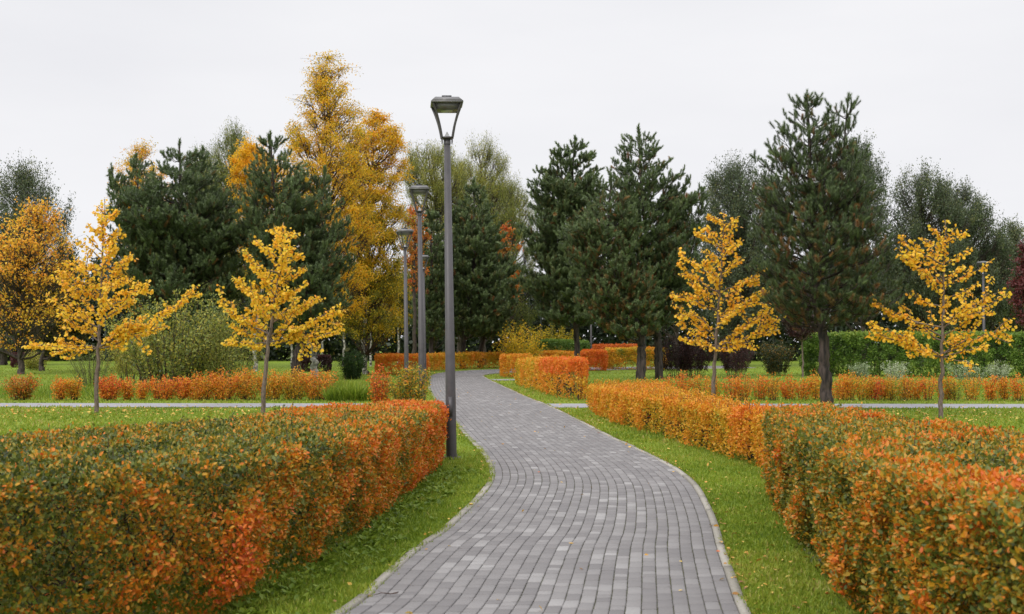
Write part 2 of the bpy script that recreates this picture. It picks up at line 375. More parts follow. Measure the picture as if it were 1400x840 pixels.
# near left hedge
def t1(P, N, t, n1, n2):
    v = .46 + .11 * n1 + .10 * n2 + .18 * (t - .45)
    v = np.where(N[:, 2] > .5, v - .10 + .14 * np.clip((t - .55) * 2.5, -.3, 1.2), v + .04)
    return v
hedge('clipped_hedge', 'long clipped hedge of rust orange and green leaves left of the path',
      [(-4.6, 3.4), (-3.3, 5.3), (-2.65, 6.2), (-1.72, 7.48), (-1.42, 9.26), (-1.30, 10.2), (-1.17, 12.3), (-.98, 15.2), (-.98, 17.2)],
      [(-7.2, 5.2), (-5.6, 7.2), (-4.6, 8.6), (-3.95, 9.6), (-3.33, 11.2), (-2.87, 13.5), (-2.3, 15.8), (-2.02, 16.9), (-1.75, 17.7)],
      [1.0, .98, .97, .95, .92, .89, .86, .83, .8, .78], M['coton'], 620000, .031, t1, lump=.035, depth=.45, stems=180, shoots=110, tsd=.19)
def t2(P, N, t, n1, n2):
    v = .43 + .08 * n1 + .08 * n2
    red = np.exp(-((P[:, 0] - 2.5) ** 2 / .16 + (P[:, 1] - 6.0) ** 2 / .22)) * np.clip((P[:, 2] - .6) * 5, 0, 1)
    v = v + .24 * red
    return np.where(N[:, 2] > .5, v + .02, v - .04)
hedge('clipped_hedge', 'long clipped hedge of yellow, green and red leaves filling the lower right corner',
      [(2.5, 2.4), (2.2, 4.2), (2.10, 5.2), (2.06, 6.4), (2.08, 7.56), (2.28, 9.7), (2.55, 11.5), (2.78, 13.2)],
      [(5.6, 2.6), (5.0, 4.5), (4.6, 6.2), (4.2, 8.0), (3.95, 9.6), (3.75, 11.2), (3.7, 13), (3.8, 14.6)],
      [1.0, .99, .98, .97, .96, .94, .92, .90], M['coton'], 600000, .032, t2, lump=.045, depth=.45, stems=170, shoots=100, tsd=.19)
def t3(P, N, t, n1, n2): return .40 + .09 * n1 + .08 * n2 + .08 * (P[:, 2] > .6)
hedge('loose_hedge', 'loose bright orange hedge along the right verge, starting just this side of the cross walk',
      [(gx(803, 28.7), 28.9), (gx(832, 24.5), 25.2), (gx(900, 20.8), 21.2), (gx(960, 18.2), 18.6), (gx(1035, 15.9), 16.2), (3.25, 14.9)],
      [(3.75, 29.9), (3.4, 26.3), (3.3, 22.4), (3.38, 20), (3.65, 17.8), (4.2, 16.0)],
      [.62, .66, .68, .68, .68, .68], M['orange'], 105000, .042, t3, lump=.07, shoots=1100, stems=130, vert=.4, tsd=.13)
def t4(P, N, t, n1, n2): return np.where((P[:, 2] > .7) & (t > .55), .70, .42 + .12 * (t - .5)) + .13 * n1 + .08 * n2
hedge('box_hedge', 'tall square cut orange hedge with a red top corner just past the cross walk',
      [(gx(705, 44.5), 45.5), (gx(724, 40.6), 41.0), (gx(762, 35), 35.3), (gx(786, 33.4), 33.6), (gx(801, 33.3), 33.5)],
      [(gx(745, 50), 50), (gx(765, 45), 45), (gx(790, 40), 40), (gx(797, 37), 37), (gx(801, 34.5), 34.6)],
      [.95, 1.0, 1.05, 1.1, 1.12], M['orange'], 50000, .06, t4, lump=.05, shoots=60, stems=50)
hedge('box_hedge', 'small square cut orange hedge block at the far inner bend of the path',
      [(gx(684, 56), 57), (gx(686, 54.5), 54.8), (gx(704, 54), 54)], [(gx(706, 60), 60), (gx(722, 58), 58), (gx(728, 55), 55.5)],
      [.97, .97], M['orange'], 14000, .075, lambda P, N, t, a_, b_: .5 + .12 * a_, lump=.04, stems=14)
hedge('box_hedge', 'flat topped bright orange hedge left of the far lamp posts, beside the far path bend',
      [(gx(515, 58), 58.5), (gx(545, 57.5), 57.8), (gx(583, 57), 57.5)], [(gx(512, 61), 61.5), (gx(548, 61), 61.3), (gx(584, 61), 61)],
      [.95, .93], M['orange'], 26000, .075, lambda P, N, t, a_, b_: .58 + .10 * a_, lump=.04, stems=20)
hedge('box_hedge', 'low rust orange hedge following the outside of the far path bend',
      [(gx(584, 64), 64), (gx(610, 68), 68), (gx(650, 72), 71), (gx(700, 76), 74.5)], [(gx(582, 66), 66), (gx(608, 70), 70), (gx(650, 74), 73.2), (gx(700, 78), 77)],
      [.85, .87, .85], M['orange'], 32000, .08, lambda P, N, t, a_, b_: .40 + .12 * a_ + .06 * b_, lump=.09, shoots=150, stems=30)
hedge('rounded_hedge', 'rounded rusty red hedge block between the two pine trunks right of the path',
      [(gx(795, 66), 66.3), (gx(812, 65.5), 65.6), (gx(829, 66), 66.3)], [(gx(797, 68), 68.3), (gx(829, 68), 68.3)],
      [1.05, 1.1, 1.05], M['orange'], 14000, .08, lambda P, N, t, a_, b_: .72 + .12 * a_, lump=.06, stems=12)
hedge('rounded_hedge', 'amber and dark green hedge block behind the paired pine trunks',
      [(gx(829, 69), 69), (gx(870, 68), 68), (gx(910, 68.5), 68.5)], [(gx(829, 71), 71), (gx(912, 71), 71)],
      [1.15, 1.2, 1.15], M['orange'], 24000, .085, lambda P, N, t, a_, b_: .32 + .2 * a_, lump=.08, stems=16)
hedge('rounded_hedge', 'low green shrub hedge with a bumpy top beyond the square orange hedge',
      [(gx(716, 80), 80), (gx(760, 78), 78), (gx(806, 80), 80)], [(gx(722, 83), 83), (gx(800, 83), 83)],
      [1.35, 1.65, 1.6, 1.5], M['hedgegreen'], 26000, .1, lambda P, N, t, a_, b_: .55 + .15 * a_ + .2 * (N[:, 2] > .5), lump=.16, stems=10)
hedge('low_hedge', 'thin orange hedge line in front of the low green shrub hedge',
      [(gx(705, 76), 76), (gx(765, 75), 75), (gx(795, 76), 76)], [(gx(706, 77), 77.2), (gx(795, 77), 77.2)],
      [.9, .95, .9], M['orange'], 14000, .09, lambda P, N, t, a_, b_: .48 + .12 * a_, stems=10)
hedge('low_hedge', 'dull red hedge top seen far behind the rounded rusty hedge block',
      [(gx(803, 84), 84), (gx(880, 84), 84)], [(gx(803, 85), 86), (gx(880, 85), 86)], [1.3, 1.35], M['rowan'], 10000, .1, lambda P, N, t, a_, b_: .8 + .1 * a_, stems=8)
hedge('tall_hedge', 'tall dark green clipped hedge running off the right edge behind the orange shrubs',
      [(gx(1103, 56), 56.5), (gx(1200, 55), 55.5), (gx(1300, 54), 54.5), (gx(1420, 53), 53.5)], [(gx(1103, 58), 58.8), (gx(1420, 56), 56.5)],
      [1.9, 2.0, 1.97, 1.95], M['hedgegreen'], 90000, .09, lambda P, N, t, a_, b_: .62 + .10 * a_ + .10 * b_ + .2 * (P[:, 2] > 1.8) , tsd=.2, lump=.06, shoots=250, stems=60, depth=.2)  # tint raised near the top: the lit upper shoots are painted into the leaves
def tm(P, N, t, a_, b_): return .55 + .2 * a_
hedge('maroon_hedge', 'dark maroon clipped hedge block behind the white birch trunk',
      [(gx(414, 64), 64), (gx(451, 64), 64)], [(gx(414, 65.5), 65.5), (gx(452, 65.5), 65.5)], [.82, .84], M['maroon'], 12000, .08, tm, stems=8, lump=.03)
hedge('maroon_hedge', 'dull red brown hedge block between the dark trunks at the left edge',
      [(gx(17, 74), 74), (gx(56, 74), 74)], [(gx(17, 75.5), 75.5), (gx(57, 75.5), 75.5)], [.85, .85], M['maroon'], 12000, .08, lambda P, N, t, a_, b_: .9 + .1 * a_, stems=8, lump=.03)

# ------------------------------------------------------------------ shrubs
def shrub(name, label, c, w, h, ns, nl, size, mat, tmean, tvar=.12, group=None, spread=.5, cat='shrub', tmpl=DIAM, depthw=None, droop=0.0, skip=.12, srad=.006):
    rt = root(name, (c[0], c[1], 0), label, cat, group); A, B = Acc(), Acc(); C = np.array([c[0], c[1], 0.0]); dw = depthw or w
    per = max(4, nl // ns); base_t = rng.normal(0, tvar * .6)
    for _ in range(ns):
        r0 = np.sqrt(rng.random()) ; an = U(0, 6.28)
        g = C + [cos(an) * r0 * w * .22, sin(an) * r0 * dw * .22, 0]
        hh = h * U(.72 if h < 2 else .5, 1.04) * (1 - .25 * r0 ** 2)
        e_ = C + [cos(an) * r0 * w * .5 + U(-.05, .05), sin(an) * r0 * dw * .5, hh]
        tt = np.linspace(0, 1, 5)[:, None]; cur = g + (e_ - g) * tt; cur[:, :2] = g[:2] + (e_ - g)[:2] * tt ** (1 + spread)
        if droop: cur[:, 2] -= droop * h * tt[:, 0] ** 3
        cur[1:-1] += rng.normal(0, .012 * h, (3, 3))
        B.tube(cur, np.linspace(srad, srad * .35, 5), 4, cap=False)
        q = np.clip(U(skip, 1.03, per), 0, 1); k = np.minimum((q * 4).astype(int), 3); f = q * 4 - k
        P = cur[k] + (cur[k + 1] - cur[k]) * f[:, None] + rng.normal(0, 1, (per, 3)) * [size * .9, size * .9, size * .7]
        D = nrm(rdir(per) + [0, 0, .5]); A.leaves(P, D, nrm(rdir(per) + [0, 0, .8]), size * U(.6, 1.25, per), np.clip(tmean + base_t + rng.normal(0, tvar, per) + .12 * (q - .5), 0, 1), tmpl)
    A.build('foliage', mat, rt); B.build('stems', M['stem'], rt); return rt
# left row beyond the cross walk
left = [(28, 46, 512, 'coton', .52, 'brownish orange shrub with green twigs at the left end of the shrub row'),
        (83, 17, 514, 'orange', .72, 'narrow rust orange shrub alone on the lawn left of the first yellow tree'),
        (103, 18, 513, 'orange', .6, 'narrow amber shrub beside its rust twin left of the first yellow tree'),
        (151, 30, 512, 'orange', .66, 'orange shrub just right of the first yellow tree trunk'),
        (176, 18, 514, 'orange', .7, 'slim orange shrub second right of the first yellow tree trunk'),
        (195, 12, 519, 'orange', .78, 'smallest red orange shrub below the bare willow stems'),
        (224, 30, 513, 'orange', .80, 'deep rust shrub at the left end of the dense orange row'),
        (249, 26, 515, 'orange', .74, 'dark rust shrub second in the dense orange row'),
        (276, 34, 507, 'orange', .55, 'tall amber shrub third in the dense orange row'),
        (305, 34, 505, 'orange', .60, 'tall orange shrub fourth in the dense orange row under willow leaves'),
        (336, 34, 504, 'orange', .58, 'orange shrub just left of the second yellow tree trunk'),
        (372, 34, 504, 'orange', .54, 'golden orange shrub just right of the second yellow tree trunk'),
        (403, 34, 502, 'orange', .56, 'orange shrub below the white birch trunk'),
        (436, 36, 503, 'orange', .66, 'orange shrub with red tips at the right end of the dense row')]
for i, (x, wp, ty, mt, tm_, lb) in enumerate(left):
    z = 34.0 + U(-.15, .25); h = EYE - (ty - 465) / F * z; w = wp / F * z * (1.6 if x > 215 else 1.25)
    shrub('orange_shrub' if mt == 'orange' else 'brown_shrub', lb, (gx(x, z), z), w, h, int(14 + wp * .9), int(wp * 70), .055, M[mt], tm_ - .15 * (mt == 'orange'), .15, 'shrubs in a row beyond the left lawn', depthw=max(.6, w * .8))
shrub('orange_shrub', 'narrow red leaved shrub beside the bushy orange one behind the left hedge', (gx(518, 25.6), 25.8), .5, 1.18, 26, 2600, .045, M['orange'], .5, .2, 'shrubs in front of the second lamp', skip=.05)
shrub('orange_shrub', 'bushy orange and green shrub hiding the foot of the second lamp', (gx(560, 25.2), 25.3), 1.0, 1.25, 60, 7500, .045, M['orange'], .38, .24, 'shrubs in front of the second lamp', skip=.05)
rowx = [915, 935, 955, 975, 1000, 1016, 1038, 1056, 1079, 1097, 1116, 1146, 1161, 1180, 1193, 1207, 1220, 1234, 1249, 1268, 1290, 1305, 1328, 1353, 1372, 1391, 1410]
ords = 'first second third fourth fifth sixth seventh eighth ninth tenth eleventh twelfth'.split()
def rlabel(x, i):
    if x < 975: k = sum(1 for q in rowx if q < 975 and q >= x); return f'{ords[k-1]} orange shrub left of the third yellow tree in the row beyond the right lawn'
    if x < 1128: k = sum(1 for q in rowx if 975 <= q <= x); return f'{ords[k-1]} orange shrub from the third yellow tree towards the big pine trunk'
    if x < 1285: k = sum(1 for q in rowx if 1128 <= q <= x); return f'{ords[k-1]} orange shrub right of the big pine trunk in the lawn row'
    k = sum(1 for q in rowx if 1285 <= q <= x); return f'{ords[k-1]} orange shrub right of the rightmost yellow tree trunk'
for i, x in enumerate(rowx):
    z = 33.9 + U(-.2, .2); h = U(.70, .84); w = U(.45, .68)
    shrub('orange_shrub', rlabel(x, i), (gx(x, z), z), w, h, int(U(13, 22)), int(U(650, 1150)), .052, M['orange'], U(.38, .58), .14, 'shrubs in a row beyond the right lawn')
# willow shrubs and other bushes left
shrub('willow_shrub', 'large arching willow shrub with bare brown stems behind the rust orange shrubs', (gx(235, 38.5), 38.7), 4.2, 3.7, 90, 9000, .10, M['willow'], .72, .26, spread=.6, droop=.08, skip=.25, srad=.014)
shrub('willow_shrub', 'yellowish willow shrub under the right side of the first yellow tree', (gx(180, 40.5), 40.5), 2.3, 2.6, 40, 7000, .09, M['willow'], .85, .12, spread=.6, tmpl=NARROW, skip=.4, srad=.01)
shrub('willow_shrub', 'light green willow shrub left of the second yellow tree', (gx(308, 39), 39), 2.8, 2.9, 50, 8000, .10, M['willow'], .85, .18, spread=.6, tmpl=NARROW, skip=.3, srad=.01)
shrub('feathery_shrub', 'thin pale green feathery shrub beside the first yellow tree trunk', (gx(128, 41), 41), 2.0, 1.6, 70, 6000, .05, M['willow'], .45, .12, tmpl=NARROW, skip=.1)
shrub('evergreen_shrub', 'small rounded dark green shrub behind the gap in the orange row', (gx(482, 52), 52), 1.3, 1.25, 60, 9000, .06, M['hedgegreen'], .22, .12, spread=.2, skip=.02)
shrub('leafy_shrub', 'small light green bush beside the dark trunks at the left edge', (gx(48, 68), 68), 1.6, 1.1, 26, 2500, .09, M['willow'], .8, .1)
shrub('yellow_shrub', 'golden yellow bush under the far pines left of the low green hedge', (gx(712, 72), 72), 3.4, 2.9, 60, 7000, .1, M['birch'], .52, .18, spread=.3)
shrub('yellow_shrub', 'olive yellow bush beyond the low green shrub hedge', (gx(760, 86), 86), 3.6, 3.2, 50, 6000, .11, M['birch'], .36, .12, spread=.3)
for x, w, lb, mt, tn in [(925, 2.1, 'dark purple barberry bush just right of the paired pine trunks', 'maroon', .4), (950, 1.9, 'dark purple barberry bush left of the third yellow tree trunk', 'maroon', .45), (1006, 1.8, 'dark brown barberry bush right of the third yellow tree trunk', 'maroon', .5)]:
    shrub('barberry_bush', lb, (gx(x, 54), 54 + U(-.5, .5)), w, 1.95, 46, 9000, .06, M[mt], tn, .15, 'barberry bushes right of the paired pines', spread=.2, skip=.25)
shrub('olive_shrub', 'dull green bush with orange tips left of the tall green hedge', (gx(1062, 58), 58), 2.0, 1.75, 44, 7000, .08, M['darkwood'], .72, .18, spread=.3)
for x, w, lb in [(1180, 1.1, 'white edged shrub just right of the big pine'), (1222, 1.3, 'white edged shrub left of the rightmost yellow tree'), (1318, 1.9, 'wide white edged shrub right of the rightmost yellow tree'), (1362, 1.2, 'white edged shrub nearest the right edge')]:
    shrub('variegated_shrub', lb + ', in front of the tall hedge', (gx(x, 49), 49 + U(-.4, .4)), w, .85, 30, 1500, .06, M['variegated'], .45, .2, 'white edged shrubs before the tall hedge', spread=.3)

# ------------------------------------------------------------------ trees
def outline_fn(outl, z):
    o = sorted(outl, key=lambda q: -q[0])          # bottom to top
    hz = np.array([at(700, q[0], z)[2] for q in o]); xl = np.array([gx(q[1], z) for q in o]); xr = np.array([gx(q[2], z) for q in o])
    return hz, xl, xr
def limb(A, p0, p1, r0, r1, bow=.1, seg=5, sides=5, rough=0.0):
    p0, p1 = np.array(p0, float), np.array(p1, float); t = np.linspace(0, 1, seg)[:, None]
    L_ = np.linalg.norm(p1 - p0); C = p0 + (p1 - p0) * t; C[:, 2] -= (bow * L_ * np.sin(t[:, 0] * pi)); C[1:-1] += rng.normal(0, .02 * L_, (seg - 2, 3))
    A.tube(C, np.linspace(r0, r1, seg), sides, cap=False, rough=rough); return C
def leafy(name, label, cat, z, bx, outl, mat, nclump, nleaf, size, tmean, tvar, bark='bark', trunk=.16, style='round', group=None, sparse_top=0.0, tgrad=0.0, trunkpts=None, tmpl=DIAM, clump=.16):
    nclump = int(nclump * 1.35); nleaf = int(nleaf * 2.0); hz, xl, xr = outline_fn(outl, z); base = np.array([gx(bx, z), z, 0.0])
    rt = root(name, base, label, cat, group); A, B = Acc(), Acc(); B1 = B
    H0, H1 = hz[0], hz[-1]; topc = np.array([(xl[-1] + xr[-1]) / 2, z, H1])
    tp = [base, base + [0, 0, H0 * .6]] if trunkpts is None else [np.array(p) for p in trunkpts]
    nseg = 9; t = np.linspace(0, 1, nseg)[:, None]
    mx = np.array([np.interp(H0 + (H1 - H0) * .5, hz, (xl + xr) / 2), z, H0 + (H1 - H0) * .5])
    K = np.vstack(tp + [mx, topc - [0, 0, .02 * H1]]); K = catmull(K, 6); K[2:-1] += rng.normal(0, .012 * H1 * .3, K[2:-1].shape)
    B.tube(K, np.linspace(1, .08, len(K)) ** .8 * trunk, 8, cap=True, rough=.08)
    if bark == 'birchbark': B = Acc()                # dark twigs on a white trunk
    nz = Noise((H1 - H0) * .16)
    cs = []
    while len(cs) < nclump:
        h = H0 + (H1 - H0) * rng.random() ** .8
        l, r = np.interp(h, hz, xl), np.interp(h, hz, xr); c, R = (l + r) / 2, (r - l) / 2 + .02
        an = U(0, 6.28); q = np.sqrt(U(.05, 1.0)); 
        if rng.random() > (r - l) / (xr - xl).max() * .9 + .22: continue
        p = np.array([c + cos(an) * R * q * .9, z + sin(an) * min(R, 3.5) * q * .9, h])
        if nz(p[None])[0] < -.55: continue
        cs.append(p)
    cs += [K[i] + rng.normal(0, .15, 3) for i in range(int(len(K) * .6), len(K)) for _ in range(2)]
    cs = np.array(cs); per = nleaf // nclump; rc = clump * (xr - xl).max() * .5 + .2
    allt = []
    for p in cs:
        k = np.clip(p[2] - np.hypot(p[0] - np.interp(p[2], K[:, 2], K[:, 0]), p[1] - z) * (.9 if style != 'weep' else 1.3), H0 * .55, H1 * .97)
        i = int(np.argmin(abs(K[:, 2] - k))); rr = trunk * (1 - i / len(K)) ** .8 * .4 + .012
        C = limb(B, K[i], p, min(rr, .035 if bark == 'birchbark' else .06), .006, .12 if style == 'round' else .06, 5, 4)
        f = 1 - sparse_top * np.clip((p[2] - H0) / (H1 - H0) - .5, 0, 1) * 1.6
        m = max(6, int(per * f * U(.4, 1.6)))
        nt = 7                                       # twigs out of the clump, leaves along them
        dirs = rdir(nt) * rc * U(.7, 1.6, (nt, 1))
        if style == 'up': dirs[:, 2] = np.abs(dirs[:, 2]) * 1.3 + rc * .5; dirs[:, :2] *= .6
        if style == 'weep': dirs[:, 2] = -np.abs(dirs[:, 2]) * .9 + rc * .2
        if style == 'round': dirs[:, 2] = dirs[:, 2] * .7 + rc * .25
        for d in dirs: B.tube([C[-2], p + d * .5 + rng.normal(0, .03, 3), p + d], [.009, .005, .003], 3, cap=False)
        g = rng.integers(0, nt, m); q = U(-.25, 1.0, m)[:, None]
        P = p + dirs[g] * q + rng.normal(0, rc * .18, (m, 3))
        tt = tmean + rng.normal(0, tvar * .5) + tgrad * ((P[:, 2] - H0) / (H1 - H0) - .5) + rng.normal(0, tvar, m)
        allt.append((P, tt, dirs[g]))
    P = np.vstack([q[0] for q in allt]); tt = np.concatenate([q[1] for q in allt]); dg = np.vstack([q[2] for q in allt]); m = len(P)
    up = {'round': .1, 'up': .8, 'weep': -.7}[style]
    A.leaves(P, nrm(rdir(m) + nrm(dg) * .5 + [0, 0, up]), nrm(rdir(m) + [0, 0, .6]), size * U(.6, 1.3, m), np.clip(tt, 0, 1), tmpl)
    B1.build('trunk', M[bark], rt); A.build('crown', mat, rt)
    if B is not B1: B.build('branches', M['stem'], rt)
    return rt

# pine generator
NT = 30
def needle_tmpl(nn, wid):
    nn = int(nn * 1.15); wid = wid * 2.1; V, Fc = [], []
    for i in range(nn):
        t = (i + .5) / nn; an = i * 2.4; lean = 1.05 - .55 * t
        d = np.array([cos(lean), sin(lean) * cos(an), sin(lean) * sin(an)]); s = np.array([0, -sin(an), cos(an)]) * wid
        b = np.array([t * .72, 0, 0]); k = len(V)
        V += [b + s, b - s, b + d * .42]; Fc.append([k, k + 1, k + 2])
    return np.array(V), np.array(Fc)
def pine(name, label, z, bx, outl, leaders, shoot=.26, nn=30, wid=.018, trunk=.17, brown=.1, base_y=None, density=1.0, trunkpts=None, group='pines', spacing=.4, tshift=0.0, splitbark=False):
    hz, xl, xr = outline_fn(outl, z); base = np.array([gx(bx, z), z, 0.0])
    rt = root(name, base, label, 'pine tree', group); A, B = Acc(), Acc(); TM = needle_tmpl(nn, wid)
    H0 = hz[0]; SH = []                             # shoots: pos, dir, scale, tint
    Ks = []
    for li, (lx, ly) in enumerate(leaders):
        top = at(lx, ly, z); top[1] += (0 if li == 0 else U(-.6, .6))
        if li == 0:
            pts = [base, base + [0, 0, H0 * .5]] if trunkpts is None else [np.array(p) for p in trunkpts]
            mid_ = np.array([np.interp(H0 + (top[2] - H0) * .45, hz, (xl + xr) / 2) * .5 + top[0] * .5, z, H0 + (top[2] - H0) * .45])
            K = catmull(np.vstack(pts + [mid_, top]), 8); K[3:-1, :2] += rng.normal(0, .02, (len(K) - 4, 2)); main = K
            B.tube(K, trunk * np.linspace(1, .09, len(K)) ** .75, 10, rough=.10)
        else:
            i0 = int(len(main) * (.62 if label.startswith('tall dark') else .5)); K = catmull(np.vstack([main[i0], (main[i0] + top) / 2 + [(top[0] - main[i0][0]) * .22, 0, -.1], top]), 8)
            B.tube(K, trunk * np.linspace(.28, .09, len(K)), 6)
        Ks.append(K)
        # bare-ish upright leader with shoots
        for q in range(9):
            f = U(0, .8) if q else 0; b = top - [0, 0, f]; an = U(0, 6.28); tl = .08 if q == 0 else .32
            SH.append((b, nrm(np.array([cos(an) * tl, sin(an) * tl, 1.0])), U(1.0, 1.35), .55))
    for li, K in enumerate(Ks):
        top = K[-1]; h = (H0 if li == 0 else K[4][2] + .2)
        while h < top[2] - .12:
            f = (h - H0) / (top[2] - H0 + 1e-6)
            nb_ = (7 if f < .72 else 6) if li == 0 else 4
            off = U(0, 6.28)
            for b in range(nb_):
                an = off + b * 6.283 / nb_ + U(-.35, .35); cx = np.interp(h, K[:, 2], K[:, 0]); cy = np.interp(h, K[:, 2], K[:, 1])
                l, r = np.interp(h, hz, xl), np.interp(h, hz, xr)
                ex = (r - cx) if cos(an) > 0 else (cx - l); ex = max(ex, .12); ed = max((r - l) / 2, .12)
                R = 1 / np.sqrt((cos(an) / ex) ** 2 + (sin(an) / ed) ** 2) * (U(.72, 1.06) if f < .66 else U(.6, 1.1))
                if li > 0: R = min(R, .28 * (top[2] - h) + .22)
                rise = R * (.12 + 1.1 * f ** 1.5) + U(-.06, .1)
                e_ = np.array([cx + cos(an) * R, cy + sin(an) * R, min(h + rise * .65, max(top[2] - .12 - 1.15 * R, h + .05))])
                s_ = np.array([cx, cy, max(h - R * .25, H0 * .8)])
                t = np.linspace(0, 1, 7)[:, None]; C = s_ + (e_ - s_) * t; C[:, 2] -= np.sin(t[:, 0] * pi) * R * .05; C[1:-1] += rng.normal(0, .02 * R, (5, 3))
                B.tube(C, np.linspace(.012 + .008 * R, .006, 7), 4, cap=False)
                ad = nrm(C[-1] - C[-3]); ntw = max(3, int(R * 7.5 * density * (1 if f < .72 else .85))); 
                for q in range(ntw):
                    tq = 1 - (q / ntw) ** .9 * .72; fi = tq * 6; i0 = min(int(fi), 5); p0 = C[i0] + (C[i0 + 1] - C[i0]) * (fi - i0)
                    side = 1 if q % 2 else -1; sv = np.array([-ad[1], ad[0], 0]) * side
                    Lt = (.22 + .42 * (1 - tq) * R) * U(.7, 1.25)
                    d = nrm(ad * .7 + sv * U(.5, 1.1) + np.array([0, 0, U(.05, .55)]))
                    if q == 0: d = nrm(ad + [0, 0, .45]); Lt = .22
                    p1 = p0 + d * Lt
                    B.tube([p0, p1], [.008, .005], 3, cap=False)
                    ns = max(2, int(Lt / .10))
                    for u in range(ns):
                        w_ = u / ns; pp = p1 - d * Lt * w_ * .85 + rng.normal(0, .055 + .03 * w_, 3) * (1 if R > .6 else .2)
                        dd = nrm(d * .7 + rng.normal(0, .42, 3) + np.array([0, 0, .5]))
                        inner = 1 - tq
                        br = rng.random() < brown * (.3 + 2.2 * inner + .8 * w_) * (1.2 - f)
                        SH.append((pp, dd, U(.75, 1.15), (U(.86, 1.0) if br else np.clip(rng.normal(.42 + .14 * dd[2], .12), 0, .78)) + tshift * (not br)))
            h += spacing * U(.8, 1.2) * (1 if f < .72 else 1.25)
    P = np.array([q[0] for q in SH]); D = np.array([q[1] for q in SH]); S = np.array([q[2] for q in SH]); T = np.array([q[3] for q in SH])
    A.leaves(P - D * shoot * .2, D, rdir(len(P)), shoot * S, T, TM)
    B.build('trunk', M['pinebark'], rt); A.build('crown', M['pine'], rt)
    print(name, 'shoots', len(SH)); return rt

PX = lambda x, y, z: at(x, y, z)
# big pine on the right lawn
z = 27.3
pine('pine_tree', 'tall dark pine with a rugged trunk standing alone on the right lawn', z, 1129,
     [(130, 1101, 1105), (152, 1090, 1116), (176, 1074, 1152), (205, 1056, 1162), (240, 1042, 1168), (280, 1030, 1192), (330, 1025, 1225), (380, 1022, 1238), (420, 1045, 1225), (440, 1080, 1190)],
     [(1103, 131), (1150, 144)], shoot=.21, nn=58, wid=.0125, trunk=.15, brown=.15, density=1.2, spacing=.32,
     trunkpts=[(gx(1129, z), z, 0), (gx(1128, z), z, .9), (gx(1126, z), z, 1.8), (gx(1118, z), z + .05, 2.5)], tshift=-.06)
z = 50
pine('pine_tree', 'broad dark pine with thin spires behind the first yellow tree', z, 240,
     [(195, 240, 250), (225, 215, 275), (250, 165, 300), (290, 150, 335), (340, 155, 350), (400, 165, 350), (450, 190, 340), (480, 215, 320)],
     [(245, 198), (148, 228), (272, 205), (180, 215)], density=.82, wid=.028, nn=26, shoot=.32, trunk=.2, brown=.05, spacing=.42)
pine('pine_tree', 'pine with a leaning trunk between the second yellow tree and the golden birch', 49, 408,
     [(185, 366, 374), (230, 345, 400), (270, 330, 440), (300, 325, 470), (350, 325, 478), (400, 335, 480), (435, 350, 470), (455, 370, 450)],
     [(369, 187), (443, 236)], density=.72, wid=.028, nn=26, shoot=.32, trunk=.2, brown=.03, spacing=.42,
     trunkpts=[(gx(404, 49), 49, 0), (gx(408, 49), 49, 1.2), (gx(422, 49), 49, 2.4), (gx(425, 49), 49, 3.2)], tshift=.02)
pine('pine_tree', 'bluish pine just right of the nearest lamp post', 72, 633,
     [(255, 640, 652), (290, 618, 670), (340, 605, 690), (400, 595, 700), (440, 600, 690), (455, 610, 680)],
     [(648, 250)], density=.75, wid=.04, nn=22, shoot=.42, trunk=.2, brown=.03, spacing=.55, tshift=.06)
pine('pine_tree', 'low bluish pine right of the one behind the nearest lamp post', 74, 657,
     [(330, 665, 680), (360, 650, 705), (400, 640, 712), (440, 640, 705), (458, 650, 690)],
     [(672, 325)], density=.75, wid=.04, nn=22, shoot=.42, trunk=.2, brown=.03, spacing=.55, tshift=.08)
pine('pine_tree', 'bluish pine between the two nearest lamp posts', 70, 590,
     [(300, 582, 596), (340, 565, 612), (400, 560, 622), (440, 562, 620), (460, 570, 612)],
     [(590, 296)], density=.75, wid=.04, nn=22, shoot=.42, trunk=.18, brown=.03, spacing=.55, tshift=.04)
pine('pine_tree', 'bluish pine with a spiky crown left of the paired pine trunks', 60, 789,
     [(190, 782, 790), (220, 750, 815), (260, 725, 828), (310, 715, 835), (360, 708, 835), (410, 712, 840), (438, 735, 830)],
     [(786, 193), (766, 212)], density=.85, wid=.034, nn=24, shoot=.36, trunk=.19, brown=.04, spacing=.48, tshift=.05)
pine('pine_tree', 'pine with the left trunk of the close pair and browned needles', 51, 876,
     [(255, 815, 850), (290, 785, 875), (340, 765, 890), (390, 770, 905), (430, 790, 905), (455, 820, 900)],
     [(835, 245)], density=1.0, wid=.028, nn=26, shoot=.31, trunk=.22, brown=.16, spacing=.42, tshift=.08,
     trunkpts=[(gx(875, 51), 51, 0), (gx(877, 51), 51, 1.2), (gx(872, 51), 51, 2.2)])
pine('pine_tree', 'tall pine with the right trunk of the close pair and a bare topped spire', 52.5, 900,
     [(175, 870, 876), (200, 850, 900), (240, 835, 912), (268, 840, 965), (310, 830, 955), (360, 835, 945), (410, 840, 950), (440, 860, 940)],
     [(873, 177), (960, 262)], density=1.0, wid=.028, nn=26, shoot=.31, trunk=.2, brown=.10, spacing=.42,
     trunkpts=[(gx(901, 52.5), 52.5, 0), (gx(900, 52.5), 52.5, 1.4), (gx(897, 52.5), 52.5, 2.6)])

